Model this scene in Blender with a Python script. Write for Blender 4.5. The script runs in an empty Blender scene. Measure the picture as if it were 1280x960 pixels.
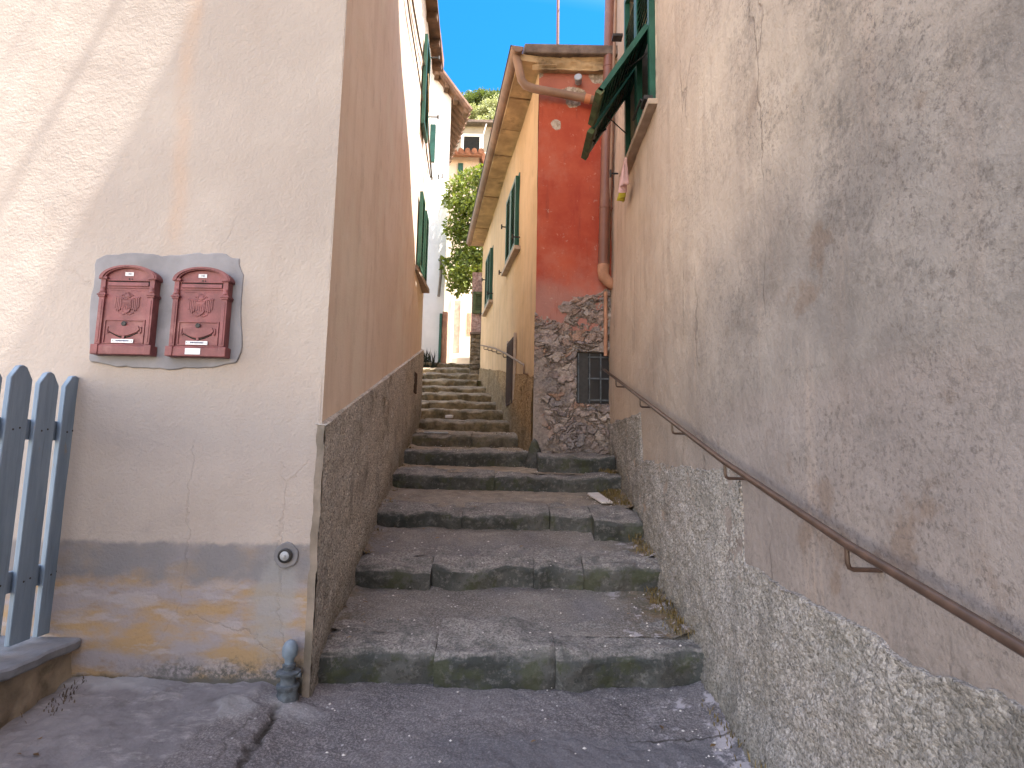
import bpy, math, random
import numpy as np
from mathutils import Vector, Matrix
random.seed(7); RNG = np.random.default_rng(11)
rad = math.radians
sc = bpy.context.scene
C = sc.collection
# ------------------------------------------------------------------ camera model (used to survey points of the photo)
F = 720.0; PITCH = rad(7.0); ROLL = 0.02; ZC = 1.0
RM = np.array((Matrix.Rotation(math.pi/2+PITCH, 3, 'X') @ Matrix.Rotation(ROLL, 3, 'Z')))
CAM = np.array([0.0, 0.0, ZC])
def ray(px, py): return RM @ np.array([(px-640)/F, (480-py)/F, -1.0])
def PY(px, py, Y):
    d = ray(px, py); return CAM + d*(Y/d[1])
def PP(px, py, x0, m=0.0):
    d = ray(px, py); return CAM + d*(x0/(d[0]-m*d[1]))

# ------------------------------------------------------------------ numpy value noise
def _h(ix, iy, iz, s):
    n = (ix.astype(np.int64)*374761393 + iy.astype(np.int64)*668265263 + iz.astype(np.int64)*2147483647 + s*1274126177) & 0xffffffff
    n = ((n ^ (n >> 13))*1274126177) & 0xffffffff
    n = n ^ (n >> 16)
    return (n & 0xffffff)/float(0xffffff)
def vnoise(x, y, z, s=0):
    x0, y0, z0 = np.floor(x), np.floor(y), np.floor(z)
    fx, fy, fz = x-x0, y-y0, z-z0
    fx, fy, fz = [t*t*t*(t*(t*6-15)+10) for t in (fx, fy, fz)]
    r = 0
    for i in (0, 1):
        for j in (0, 1):
            for k in (0, 1):
                w = (fx if i else 1-fx)*(fy if j else 1-fy)*(fz if k else 1-fz)
                r = r + w*_h(x0+i, y0+j, z0+k, s)
    return r*2-1
def fbm(x, y, z, sc_=1.0, o=4, g=.5, s=0):
    a, t = 1.0, 0
    for k in range(o):
        t = t + a*vnoise(x*sc_, y*sc_, z*sc_, s+k*17); a *= g; sc_ *= 2.03
    return t
def sstep(a, b, x):
    t = np.clip((x-a)/(b-a), 0, 1); return t*t*(3-2*t)

# ------------------------------------------------------------------ mesh building
class MB:
    def __init__(s): s.v = []; s.f = []; s.n = 0
    def add(s, vs, fs):
        vs = np.asarray(vs, float).reshape(-1, 3); s.v.append(vs)
        s.f += [tuple(int(i)+s.n for i in f) for f in fs]; s.n += len(vs); return s
    def obox(s, c, hu, hv, hw):      # centre + three half vectors
        c, hu, hv, hw = [np.asarray(t, float) for t in (c, hu, hv, hw)]
        vs = [c+a*hu+b*hv+d*hw for d in (-1, 1) for b in (-1, 1) for a in (-1, 1)]
        fs = [(0, 2, 3, 1), (4, 5, 7, 6), (0, 1, 5, 4), (2, 6, 7, 3), (0, 4, 6, 2), (1, 3, 7, 5)]
        if np.dot(np.cross(hu, hv), hw) < 0: fs = [f[::-1] for f in fs]
        return s.add(vs, fs)
    def box(s, x0, x1, y0, y1, z0, z1):
        return s.obox(((x0+x1)/2, (y0+y1)/2, (z0+z1)/2), (abs(x1-x0)/2, 0, 0), (0, abs(y1-y0)/2, 0), (0, 0, abs(z1-z0)/2))
    def prism(s, pts, d):            # planar polygon pts (3d) extruded by d
        p = np.asarray(pts, float); d = np.asarray(d, float); n = len(p)
        nrm = sum(np.cross(p[i]-p[0], p[(i+1) % n]-p[0]) for i in range(n))
        if np.dot(nrm, d) > 0: p = p[::-1]
        return s.add(np.vstack([p, p+d]), [tuple(range(n)), tuple(range(2*n-1, n-1, -1))]+[((i+1) % n, i, i+n, (i+1) % n+n) for i in range(n)])
    def tube(s, pts, r, n=10, cap=True):
        pts = [np.asarray(p, float) for p in pts]; R = r if hasattr(r, '__len__') else [r]*len(pts)
        rings = []; up = None
        for i, p in enumerate(pts):
            a = pts[max(i-1, 0)]; b = pts[min(i+1, len(pts)-1)]
            t = (b-a)/ (np.linalg.norm(b-a)+1e-9)
            if up is None: up = np.array([0, 0, 1.0]) if abs(t[2]) < .9 else np.array([1.0, 0, 0])
            u = np.cross(t, up); u /= np.linalg.norm(u)+1e-9; w = np.cross(u, t); up = w
            rings.append([p+R[i]*(math.cos(2*math.pi*k/n)*u+math.sin(2*math.pi*k/n)*w) for k in range(n)])
        vs = np.array(rings).reshape(-1, 3); fs = []
        for i in range(len(pts)-1):
            for k in range(n):
                fs.append((i*n+k, i*n+(k+1) % n, (i+1)*n+(k+1) % n, (i+1)*n+k)[::-1])
        if cap: fs += [tuple(range(n)), tuple(range((len(pts)-1)*n, len(pts)*n))[::-1]]
        return s.add(vs, fs)
    def lathe(s, c, prof, n=20, axis=(0, 0, 1)):
        ax = np.asarray(axis, float); ax /= np.linalg.norm(ax)
        u = np.cross(ax, (0, 1, 0) if abs(ax[1]) < .9 else (1, 0, 0)); u /= np.linalg.norm(u); w = np.cross(ax, u)
        vs = [np.asarray(c)+ax*h+r*(math.cos(2*math.pi*k/n)*u+math.sin(2*math.pi*k/n)*w) for r, h in prof for k in range(n)]
        m = len(prof); fs = [(i*n+k, i*n+(k+1) % n, (i+1)*n+(k+1) % n, (i+1)*n+k) for i in range(m-1) for k in range(n)]
        fs += [tuple(range(n))[::-1], tuple(range((m-1)*n, m*n))]
        return s.add(vs, fs)
    def grid(s, P):                  # P: (nu, nv, 3)
        nu, nv = P.shape[:2]; i = np.arange(nu*nv).reshape(nu, nv)
        q = np.stack([i[:-1, :-1], i[1:, :-1], i[1:, 1:], i[:-1, 1:]], -1).reshape(-1, 4)
        return s.add(P.reshape(-1, 3), q.tolist())
    def build(s, name, mat, parent=None, bevel=0, sharp=38, label=None, smooth=True, attr=None):
        me = bpy.data.meshes.new(name); v = np.vstack(s.v)
        off = np.array(parent_world(parent)) if parent else np.zeros(3)
        me.from_pydata((v-off).tolist(), [], s.f); me.update()
        if smooth:
            me.polygons.foreach_set('use_smooth', [True]*len(me.polygons)); me.set_sharp_from_angle(angle=rad(sharp))
        if mat: me.materials.append(mat)
        if attr is not None:
            for an, av in attr.items():
                a = me.color_attributes.new(an, 'FLOAT_COLOR', 'POINT'); a.data.foreach_set('color', np.asarray(av, float).ravel())
        o = bpy.data.objects.new(name, me); C.objects.link(o)
        if parent: o.parent = parent
        if bevel:
            b = o.modifiers.new('bevel', 'BEVEL'); b.width = bevel; b.segments = 2; b.limit_method = 'ANGLE'; b.angle_limit = rad(40)
        if label: o['label'] = label
        return o
def parent_world(o):
    p = np.zeros(3)
    while o: p = p+np.array(o.location); o = o.parent
    return p
def thing(name, loc, label, cat, group=None):
    o = bpy.data.objects.new(name, None); C.objects.link(o); o.location = tuple(loc); o.empty_display_size = .1
    o['label'] = label; o['category'] = cat
    if group: o['group'] = group
    return o
def tag(o, label, cat, group=None, kind=None):
    o['label'] = label; o['category'] = cat
    if group: o['group'] = group
    if kind: o['kind'] = kind
    return o
def copy_tree(o, parent=None):
    c = o.copy(); C.objects.link(c); c.parent = parent
    for ch in list(o.children): copy_tree(ch, c)
    return c

# ------------------------------------------------------------------ material helpers
class NT:
    def __init__(s, name, rough=.9, spec=.25):
        s.m = bpy.data.materials.new(name); s.m.use_nodes = True; s.t = s.m.node_tree
        s.b = s.t.nodes['Principled BSDF']; s.b.inputs['Roughness'].default_value = rough
        s.b.inputs['Specular IOR Level'].default_value = spec
        s._pos = None
    def nd(s, ty, ins=None, **pr):
        n = s.t.nodes.new(ty)
        for k, v in pr.items(): setattr(n, k, v)
        for k, v in (ins or {}).items(): s.set(n.inputs[k], v)
        return n
    def set(s, sock, v):
        if isinstance(v, bpy.types.NodeSocket): s.t.links.new(v, sock)
        else:
            if hasattr(v, '__len__') and len(v) == 3 and sock.type == 'RGBA': v = tuple(v)+(1,)
            sock.default_value = v
    @property
    def pos(s):
        if not s._pos: s._pos = s.nd('ShaderNodeNewGeometry').outputs['Position']
        return s._pos
    def xyz(s): 
        n = s.nd('ShaderNodeSeparateXYZ', {0: s.pos}); return n.outputs
    def sv(s, x, y, z): return s.nd('ShaderNodeVectorMath', {0: s.pos, 1: (x, y, z)}, operation='MULTIPLY').outputs[0]
    def noise(s, scale, detail=4, rough=.55, dist=0, vec=None):
        return s.nd('ShaderNodeTexNoise', {'Vector': vec or s.pos, 'Scale': scale, 'Detail': detail, 'Roughness': rough, 'Distortion': dist}).outputs['Fac']
    def jit(s, scale, amp):
        return s.nd('ShaderNodeVectorMath', {0: s.nd('ShaderNodeTexNoise', {'Vector': s.pos, 'Scale': scale, 'Detail': 7.0, 'Roughness': .6}).outputs['Color'], 1: (amp, amp, amp)}, operation='MULTIPLY').outputs[0]
    def vor(s, scale, feature='F1', out='Distance', vec=None, rnd=1):
        return s.nd('ShaderNodeTexVoronoi', {'Vector': vec or s.pos, 'Scale': scale, 'Randomness': rnd}, feature=feature).outputs[out]
    def ramp(s, fac, stops):
        n = s.nd('ShaderNodeValToRGB', {0: fac}); e = n.color_ramp.elements
        while len(e) < len(stops): e.new(.5)
        for i, (p, c) in enumerate(stops): e[i].position = p; e[i].color = (tuple(c)+(1,)) if hasattr(c, '__len__') else (c, c, c, 1)
        return n.outputs[0]
    def mix(s, fac, a, b, mode='MIX'):
        n = s.nd('ShaderNodeMix', data_type='RGBA', blend_type=mode)
        s.set(n.inputs['Factor'], fac); s.set(n.inputs['A'], a) if 0 else s.set(n.inputs[6], a); s.set(n.inputs[7], b)
        return n.outputs[2]
    def ma(s, op, a, b=0, c=0, clamp=False):
        return s.nd('ShaderNodeMath', {0: a, 1: b, 2: c}, operation=op, use_clamp=clamp).outputs[0]
    def ss(s, v, a, b):
        n = s.nd('ShaderNodeMapRange', {0: v, 1: a, 2: b, 3: 0.0, 4: 1.0} if a < b else {0: v, 1: b, 2: a, 3: 1.0, 4: 0.0}, interpolation_type='SMOOTHSTEP'); return n.outputs[0]
    def bump(s, h, dist=.005, strength=1.0, prev=None):
        n = s.nd('ShaderNodeBump', {'Height': h, 'Distance': dist, 'Strength': strength})
        if prev: s.t.links.new(prev, n.inputs['Normal'])
        return n.outputs[0]
    def out(s, col=None, nrm=None, rough=None, metal=None):
        if col is not None: s.set(s.b.inputs['Base Color'], col)
        if nrm is not None: s.set(s.b.inputs['Normal'], nrm)
        if rough is not None: s.set(s.b.inputs['Roughness'], rough)
        if metal is not None: s.set(s.b.inputs['Metallic'], metal)
        return s.m
def plain(name, col, rough=.7, var=.18, scale=12, bump=.0015, metal=0, spec=.3, dirt=None, bscale=60):
    n = NT(name, rough, spec)
    f = n.noise(scale, 5); c = n.mix(n.ss(f, .3, .75), [x*(1-var) for x in col], [min(1, x*(1+var)) for x in col])
    if dirt is not None: c = n.mix(n.ss(n.noise(scale*.6, 6, .65), .52, .7), c, dirt)
    return n.out(c, n.bump(n.noise(bscale, 4), bump, .6), metal=metal)

# ------------------------------------------------------------------ materials
def m_facade():
    n = NT('facade_stucco', .92, .2); X, Y, Z = n.xyz()
    base = n.mix(n.ss(n.noise(1.3, 5), .35, .7), (.36, .31, .278), (.42, .365, .326))
    base = n.mix(n.ma('MULTIPLY', n.ss(n.noise(3, 5, .6, vec=n.sv(2.2, 1, .35)), .5, .75), .35), base, (.335, .272, .232))
    # orange rain streak
    wob = n.ma('MULTIPLY', n.ma('SUBTRACT', n.noise(1.2, 3), .5), .14)
    d = n.ma('ABSOLUTE', n.ma('ADD', n.ma('ADD', X, 1.60), wob))
    st = n.ma('MULTIPLY', n.ma('MULTIPLY', n.ss(d, .07, 0.0), n.ss(Z, 1.75, 2.1)), n.ss(n.noise(5, 4), .2, .6))
    base = n.mix(n.ma('MULTIPLY', st, .28), base, (.46, .28, .165))
    # lower zone: grey render band, yellow and chalky patches
    zz = n.ma('ADD', Z, n.ma('MULTIPLY', n.ma('SUBTRACT', n.noise(5, 6, .65), .5), .16))
    zw = n.ma('ADD', Z, n.ma('MULTIPLY', n.ma('SUBTRACT', n.noise(14, 5, .65), .5), .05))
    low = n.ss(zw, .585, .56)
    patch = n.mix(n.ss(n.noise(3.1, 6, .6, vec=n.sv(1, 1, 2.4)), .40, .60), (.33, .225, .125), (.275, .245, .25))
    patch = n.mix(n.ma('MULTIPLY', n.ss(n.noise(4.3, 6, .6, vec=n.sv(1, 1, 3)), .52, .6), .6), patch, (.345, .31, .31))
    patch = n.mix(n.ma('MULTIPLY', n.ss(n.noise(7, 6, .7, vec=n.sv(.8, 1, 2)), .55, .68), .5), patch, (.24, .16, .09))
    base = n.mix(low, base, patch)
    band = n.ma('MULTIPLY', n.ss(zw, .60, .575), n.ss(zz, .40, .45))
    base = n.mix(n.ma('MULTIPLY', band, n.ma('ADD', n.ma('MULTIPLY', n.ss(n.noise(6, 6), .3, .6), .5), .5)), base, (.19, .178, .182))
    # smoky soot above band
    soot = n.ma('MULTIPLY', n.ma('MULTIPLY', n.ss(Z, .78, .58), n.ss(Z, .5, .58)), n.ss(n.noise(4.5, 7, .68), .5, .7))
    base = n.mix(n.ma('MULTIPLY', soot, .55), base, (.22, .20, .19))
    # grey stains near the pipe and round the knob
    dx = n.ma('DIVIDE', n.ma('ADD', X, 1.02), .12); dz = n.ma('DIVIDE', n.ma('SUBTRACT', Z, .34), .25)
    rr = n.ma('SQRT', n.ma('ADD', n.ma('MULTIPLY', dx, dx), n.ma('MULTIPLY', dz, dz)))
    rr = n.ma('ADD', rr, n.ma('MULTIPLY', n.ma('SUBTRACT', n.noise(9, 6, .65), .5), 1.6))
    base = n.mix(n.ma('MULTIPLY', n.ss(rr, 1.05, .5), .7), base, (.27, .26, .25))
    # mildew at the foot
    foot = n.ss(n.ma('ADD', Z, n.ma('MULTIPLY', n.ma('SUBTRACT', n.noise(16, 7, .75), .5), .22)), .125, .045)
    foot = n.ma('MULTIPLY', n.ma('MULTIPLY', foot, n.ss(n.noise(55, 6, .8), .40, .56)), n.ss(n.ma('ADD', X, n.ma('MULTIPLY', n.noise(3, 3), .5)), -1.55, -1.0))
    foot = n.ma('MAXIMUM', foot, n.ss(n.ma('ADD', Z, n.ma('MULTIPLY', n.ma('SUBTRACT', n.noise(20, 6, .7), .5), .06)), .045, .02))
    base = n.mix(n.ma('MULTIPLY', foot, .8), base, (.055, .06, .052))
    # hair cracks
    cr = n.vor(.9, 'DISTANCE_TO_EDGE', vec=n.nd('ShaderNodeVectorMath', {0: n.sv(1, 1, .55), 1: n.jit(5.0, .13)}, operation='ADD').outputs[0])
    cm = n.ma('MULTIPLY', n.ss(cr, .0028, .0008), n.ss(n.noise(1.1, 2), .47, .58))
    base = n.mix(n.ma('MULTIPLY', cm, .10), base, (.20, .165, .135))
    h = n.ma('ADD', n.ma('MULTIPLY', n.noise(75, 4, .6), .7), n.ma('MULTIPLY', n.noise(28, 3), .5))
    h = n.ma('SUBTRACT', h, n.ma('MULTIPLY', cm, .4))
    return n.out(base, n.bump(h, .007, .75, n.bump(n.noise(4, 4), .02, .5)))
def m_peach(name='peach_stucco', a=(.79, .635, .51), b=(.85, .705, .585), dirt=(.70, .55, .43)):
    n = NT(name, .92, .2)
    c = n.mix(n.ss(n.noise(1.5, 5), .35, .7), a, b)
    c = n.mix(n.ma('MULTIPLY', n.ss(n.noise(4, 6, .65, vec=n.sv(1, 1.6, .22)), .45, .70), .75), c, dirt)
    c = n.mix(n.ma('MULTIPLY', n.ss(n.noise(7, 8, .72, vec=n.sv(1, 1, .6)), .54, .66), .35), c, [x*.8 for x in dirt])
    c = n.mix(n.ma('MULTIPLY', n.ss(n.noise(1.1, 5, .6), .5, .62), .3), c, [min(.85, x*1.12) for x in b])
    h = n.ma('ADD', n.noise(90, 4, .6), n.ma('MULTIPLY', n.noise(22, 5, .65, vec=n.sv(1, 1, .45)), 1.2))
    return n.out(c, n.bump(h, .004, .6, n.bump(n.noise(3, 3), .02, .4)))
def m_roughcast(name, dark=(.07, .062, .055), mid=(.235, .20, .17), light=(.42, .375, .33), sc_=110, moss=None, tint=None):
    n = NT(name, .95, .15)
    v = n.vor(sc_, out='Color'); v1 = n.vor(sc_); w = n.nd('ShaderNodeSeparateColor', {0: v}).outputs[0]
    nz = n.noise(105, 6, .78)
    c = n.ramp(n.ma('ADD', n.ma('MULTIPLY', nz, .78), n.ma('MULTIPLY', w, .22)), [(.34, dark), (.45, mid), (.56, light), (.72, [min(1, x*1.4) for x in light])])
    c = n.mix(n.ma('MULTIPLY', n.ss(n.noise(2.2, 6, .6), .42, .68), .55), c, n.mix(.5, c, tint or (.27, .25, .225)))
    if moss:
        X, Y, Z = n.xyz()
        c = n.mix(n.ma('MULTIPLY', n.ss(n.noise(3, 7, .7), .52, .66), .6), c, moss)
    Xp, Yp, Zp = n.xyz()
    zr = n.ma('SUBTRACT', Zp, n.ma('MULTIPLY', n.ma('SUBTRACT', Yp, 2.76), .36))
    zr = n.ma('ADD', zr, n.ma('MULTIPLY', n.ma('SUBTRACT', n.noise(6, 7, .7), .5), .35))
    c = n.mix(n.ma('MULTIPLY', n.ss(zr, .30, .04), .5), c, n.mix(n.ss(n.noise(10, 5), .4, .6), (.085, .082, .062), (.18, .16, .115)))
    c = n.mix(n.ma('MULTIPLY', n.ss(n.noise(4.5, 6, .65, vec=n.sv(1, 1, .35)), .52, .66), .4), c, [x*.8 for x in dark])
    h = n.ma('ADD', n.ma('MULTIPLY', n.ma('SUBTRACT', 1.0, v1), .6), n.noise(80, 6, .78))
    return n.out(c, n.bump(h, .012, .9, n.bump(n.noise(14, 4), .02, .5)))
def m_rightwall():
    n = NT('weathered_stucco', .93, .2); X, Y, Z = n.xyz()
    fary = n.ss(n.ma('ADD', Y, n.ma('MULTIPLY', n.ma('SUBTRACT', n.noise(.9, 5), .5), 2.2)), 1.6, 4.3)      # cleaner and warmer deeper in the alley
    low = n.ss(n.ma('ADD', Z, n.ma('MULTIPLY', n.ma('SUBTRACT', n.noise(1.1, 5), .5), 1.2)), 2.6, 1.3)
    warm = n.mix(n.ss(n.noise(1.5, 5), .35, .68), (.48, .37, .29), (.56, .44, .345))
    grey = n.mix(n.ss(n.noise(2.2, 6, .62), .36, .66), (.19, .163, .147), (.27, .232, .207))
    c = n.mix(n.ma('MULTIPLY', n.ma('ADD', n.ma('MULTIPLY', low, .75), n.ma('MULTIPLY', n.ss(Y, 3.6, .9), .45)), n.ss(Y, 5.4, 3.0), clamp=True), warm, grey)
    # pale repaired zone with a soft upper edge about eye height
    rep = n.ma('MULTIPLY', n.ss(n.ma('ADD', Z, n.ma('MULTIPLY', n.ma('SUBTRACT', n.noise(2.2, 6, .6), .5), .18)), 1.30, 1.18), n.ss(Y, 3.6, 1.6))
    c = n.mix(n.ma('MULTIPLY', rep, .5), c, (.28, .228, .208))
    # vertical streaks
    stv = n.noise(3.2, 6, .6, vec=n.sv(1, 2.6, .22))
    c = n.mix(n.ma('MULTIPLY', n.ss(stv, .48, .78), .45), c, (.235, .18, .15))
    c = n.mix(n.ma('MULTIPLY', n.ss(n.noise(4.1, 5, .6, vec=n.sv(1, 3.0, .18)), .56, .72), .4), c, (.38, .29, .235))
    # blotches: dark algae, brown
    bl = n.ma('MULTIPLY', n.ss(n.noise(2.6, 9, .78), .46, .68), n.ss(n.noise(38, 5, .75), .36, .62))
    c = n.mix(n.ma('MULTIPLY', bl, n.ma('MULTIPLY', n.ss(Y, 4.6, 1.4), .75)), c, (.10, .085, .075))
    br = n.ma('MULTIPLY', n.ss(n.noise(3.7, 5, .6), .585, .68), n.ss(Y, 3.2, 1.4))
    c = n.mix(n.ma('MULTIPLY', br, .55), c, (.165, .108, .075))
    c = n.mix(n.ma('MULTIPLY', n.ma('MULTIPLY', n.ss(n.noise(55, 6, .82), .50, .62), n.ss(n.noise(1.9, 6, .7), .38, .6)), n.ma('MULTIPLY', n.ss(Y, 4.8, 1.2), .75)), c, (.11, .09, .082))
    c = n.mix(n.ma('MULTIPLY', n.ss(n.noise(45, 5, .8), .6, .7), .35), c, (.37, .31, .275))
    cr = n.vor(.8, 'DISTANCE_TO_EDGE', vec=n.nd('ShaderNodeVectorMath', {0: n.sv(1, 1.6, .35), 1: n.jit(5.0, .16)}, operation='ADD').outputs[0])
    cm = n.ma('MULTIPLY', n.ss(cr, .007, .001), n.ss(n.noise(1.3, 3), .46, .6))
    c = n.mix(n.ma('MULTIPLY', cm, .35), c, (.12, .09, .075))
    h = n.ma('ADD', n.ma('MULTIPLY', n.noise(26, 7, .72), 1.0), n.ma('MULTIPLY', n.noise(9, 5, .6, vec=n.sv(1, 1, .5)), .8))
    h = n.ma('SUBTRACT', h, n.ma('MULTIPLY', cm, .5))
    return n.out(c, n.bump(h, .012, .85, n.bump(n.noise(2.5, 4), .03, .5)))
def m_tread():
    n = NT('pebbled_concrete', .88, .25); X, Y, Z = n.xyz()
    c = n.mix(n.ss(n.noise(2.5, 6, .6), .35, .66), (.128, .113, .10), (.22, .196, .172))
    c = n.mix(n.ma('MULTIPLY', n.ss(n.noise(95, 5, .8), .46, .6), .8), c, (.33, .295, .265))
    c = n.mix(n.ma('MULTIPLY', n.ss(n.noise(120, 5, .8), .52, .6), .7), c, (.07, .062, .058))
    d = n.vor(34); k = n.nd('ShaderNodeSeparateColor', {0: n.vor(34, out='Color')}).outputs[1]
    sp = n.ma('MULTIPLY', n.ss(d, .20, .12), n.ss(k, .84, .87))
    c = n.mix(n.ma('MULTIPLY', sp, .8), c, (.48, .46, .44))
    c = n.mix(n.ma('MULTIPLY', n.ss(n.noise(1.7, 5), .5, .7), .5), c, (.135, .13, .145))
    # moss and dry weed dirt along the walls, chalky lime runs on the right
    edge = n.ma('MAXIMUM', n.ss(X, .52, .86), n.ss(n.ma('ADD', X, n.ma('MULTIPLY', Y, .06)), -.52, -.74))
    ms = n.ma('MULTIPLY', edge, n.ss(n.noise(8, 7, .7), .42, .58))
    c = n.mix(n.ma('MULTIPLY', ms, .75), c, n.mix(n.ss(n.noise(14, 4), .4, .6), (.085, .068, .022), (.17, .105, .045)))
    lime = n.ma('MULTIPLY', n.ma('MULTIPLY', n.ss(X, .46, .66), n.ss(Y, 4.9, 3.9)), n.ss(n.noise(7, 8, .72), .55, .60))
    c = n.mix(n.ma('MULTIPLY', lime, .75), c, (.46, .42, .42))
    # warmer tone on the upper steps
    c = n.mix(n.ma('MULTIPLY', n.ss(Y, 3.6, 5.6), .75), c, n.mix(n.ss(n.noise(9, 6, .7), .35, .65), (.21, .16, .105), (.42, .33, .23)))
    h = n.ma('ADD', n.noise(60, 6, .75), n.ma('MULTIPLY', sp, .5))
    return n.out(c, n.bump(h, .008, .9, n.bump(n.noise(9, 5), .015, .5)))
def m_edge():
    n = NT('worn_kerb_stone', .8, .3); X, Y, Z = n.xyz()
    nrm = n.nd('ShaderNodeSeparateXYZ', {0: n.nd('ShaderNodeNewGeometry').outputs['Normal']}).outputs
    c = n.mix(n.ss(n.noise(3, 6, .6), .35, .66), (.042, .046, .043), (.094, .092, .085))
    c = n.mix(n.ma('MULTIPLY', n.ss(n.noise(26, 7, .75), .5, .66), .6), c, (.20, .19, .18))
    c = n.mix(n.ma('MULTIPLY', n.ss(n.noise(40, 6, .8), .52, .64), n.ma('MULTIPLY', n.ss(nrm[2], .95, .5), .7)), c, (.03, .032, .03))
    # paler on upward-facing surfaces
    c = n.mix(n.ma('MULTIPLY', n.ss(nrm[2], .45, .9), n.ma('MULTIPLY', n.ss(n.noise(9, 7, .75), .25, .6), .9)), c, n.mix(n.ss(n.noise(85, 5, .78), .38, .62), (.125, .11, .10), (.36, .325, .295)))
    # moss / ochre lichen on the risers
    ms = n.ma('MULTIPLY', n.ss(n.noise(5, 7, .7), .5, .62), n.ss(nrm[2], .8, .3))
    c = n.mix(n.ma('MULTIPLY', ms, .7), c, (.055, .062, .03))
    c = n.mix(n.ma('MULTIPLY', n.ss(Y, 5.2, 7.2), .65), c, n.mix(n.ss(n.noise(6, 6, .7), .4, .6), (.12, .088, .042), (.30, .22, .12)))
    h = n.ma('ADD', n.noise(22, 7, .75), n.ma('MULTIPLY', n.noise(7, 4), .8))
    return n.out(c, n.bump(h, .014, .9))
def m_ground():
    n = NT('cement_paving', .85, .25); X, Y, Z = n.xyz()
    a = n.nd('ShaderNodeVertexColor', layer_name='wear').outputs[0]; w = n.nd('ShaderNodeSeparateColor', {0: a}).outputs
    cem = n.mix(n.ss(n.noise(2.5, 6, .65, vec=n.sv(1, .6, 1)), .35, .68), (.17, .155, .16), (.28, .26, .265))
    cem = n.mix(n.ma('MULTIPLY', n.ss(n.noise(9, 7, .75, vec=n.sv(.6, 1.6, 1)), .5, .66), .6), cem, (.42, .39, .375))
    cem = n.mix(n.ma('MULTIPLY', n.ss(n.noise(6, 7, .75), .52, .66), .5), cem, (.13, .12, .115))
    cob = n.mix(n.ss(n.noise(2.5, 6, .6), .35, .66), (.105, .094, .097), (.175, .155, .155))
    cob = n.mix(n.ma('MULTIPLY', n.ss(n.noise(110, 5, .8), .46, .6), .85), cob, (.30, .27, .262))
    cob = n.mix(n.ma('MULTIPLY', n.ss(n.noise(125, 5, .8), .52, .6), .75), cob, (.08, .072, .072))
    d = n.vor(30); k = n.nd('ShaderNodeSeparateColor', {0: n.vor(30, out='Color')}).outputs[1]
    cob = n.mix(n.ma('MULTIPLY', n.ma('MULTIPLY', n.ss(d, .2, .12), n.ss(k, .86, .9)), .7), cob, (.45, .43, .42))
    cob = n.mix(n.ma('MULTIPLY', n.ss(n.ma('ADD', Y, n.ma('MULTIPLY', n.noise(3, 5), .3)), 2.62, 2.5), n.ma('MULTIPLY', n.ss(X, -.5, .0), .6)), cob, (.13, .124, .135))
    lime = n.ma('MULTIPLY', n.ss(X, .5, .72), n.ss(n.noise(7, 8, .72), .5, .57))
    cob = n.mix(n.ma('MULTIPLY', lime, .75), cob, (.45, .41, .42))
    c = n.mix(w[0], cob, cem)
    c = n.mix(w[1], c, (.035, .028, .022))                      # darker along the drain groove and cracks
    c = n.mix(n.ma('MULTIPLY', w[2], .6), c, (.40, .39, .39))   # pale cement fillets
    h = n.noise(80, 7, .8)
    return n.out(c, n.bump(h, .008, 1.0, n.bump(n.noise(7, 5), .02, .6)))
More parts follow.
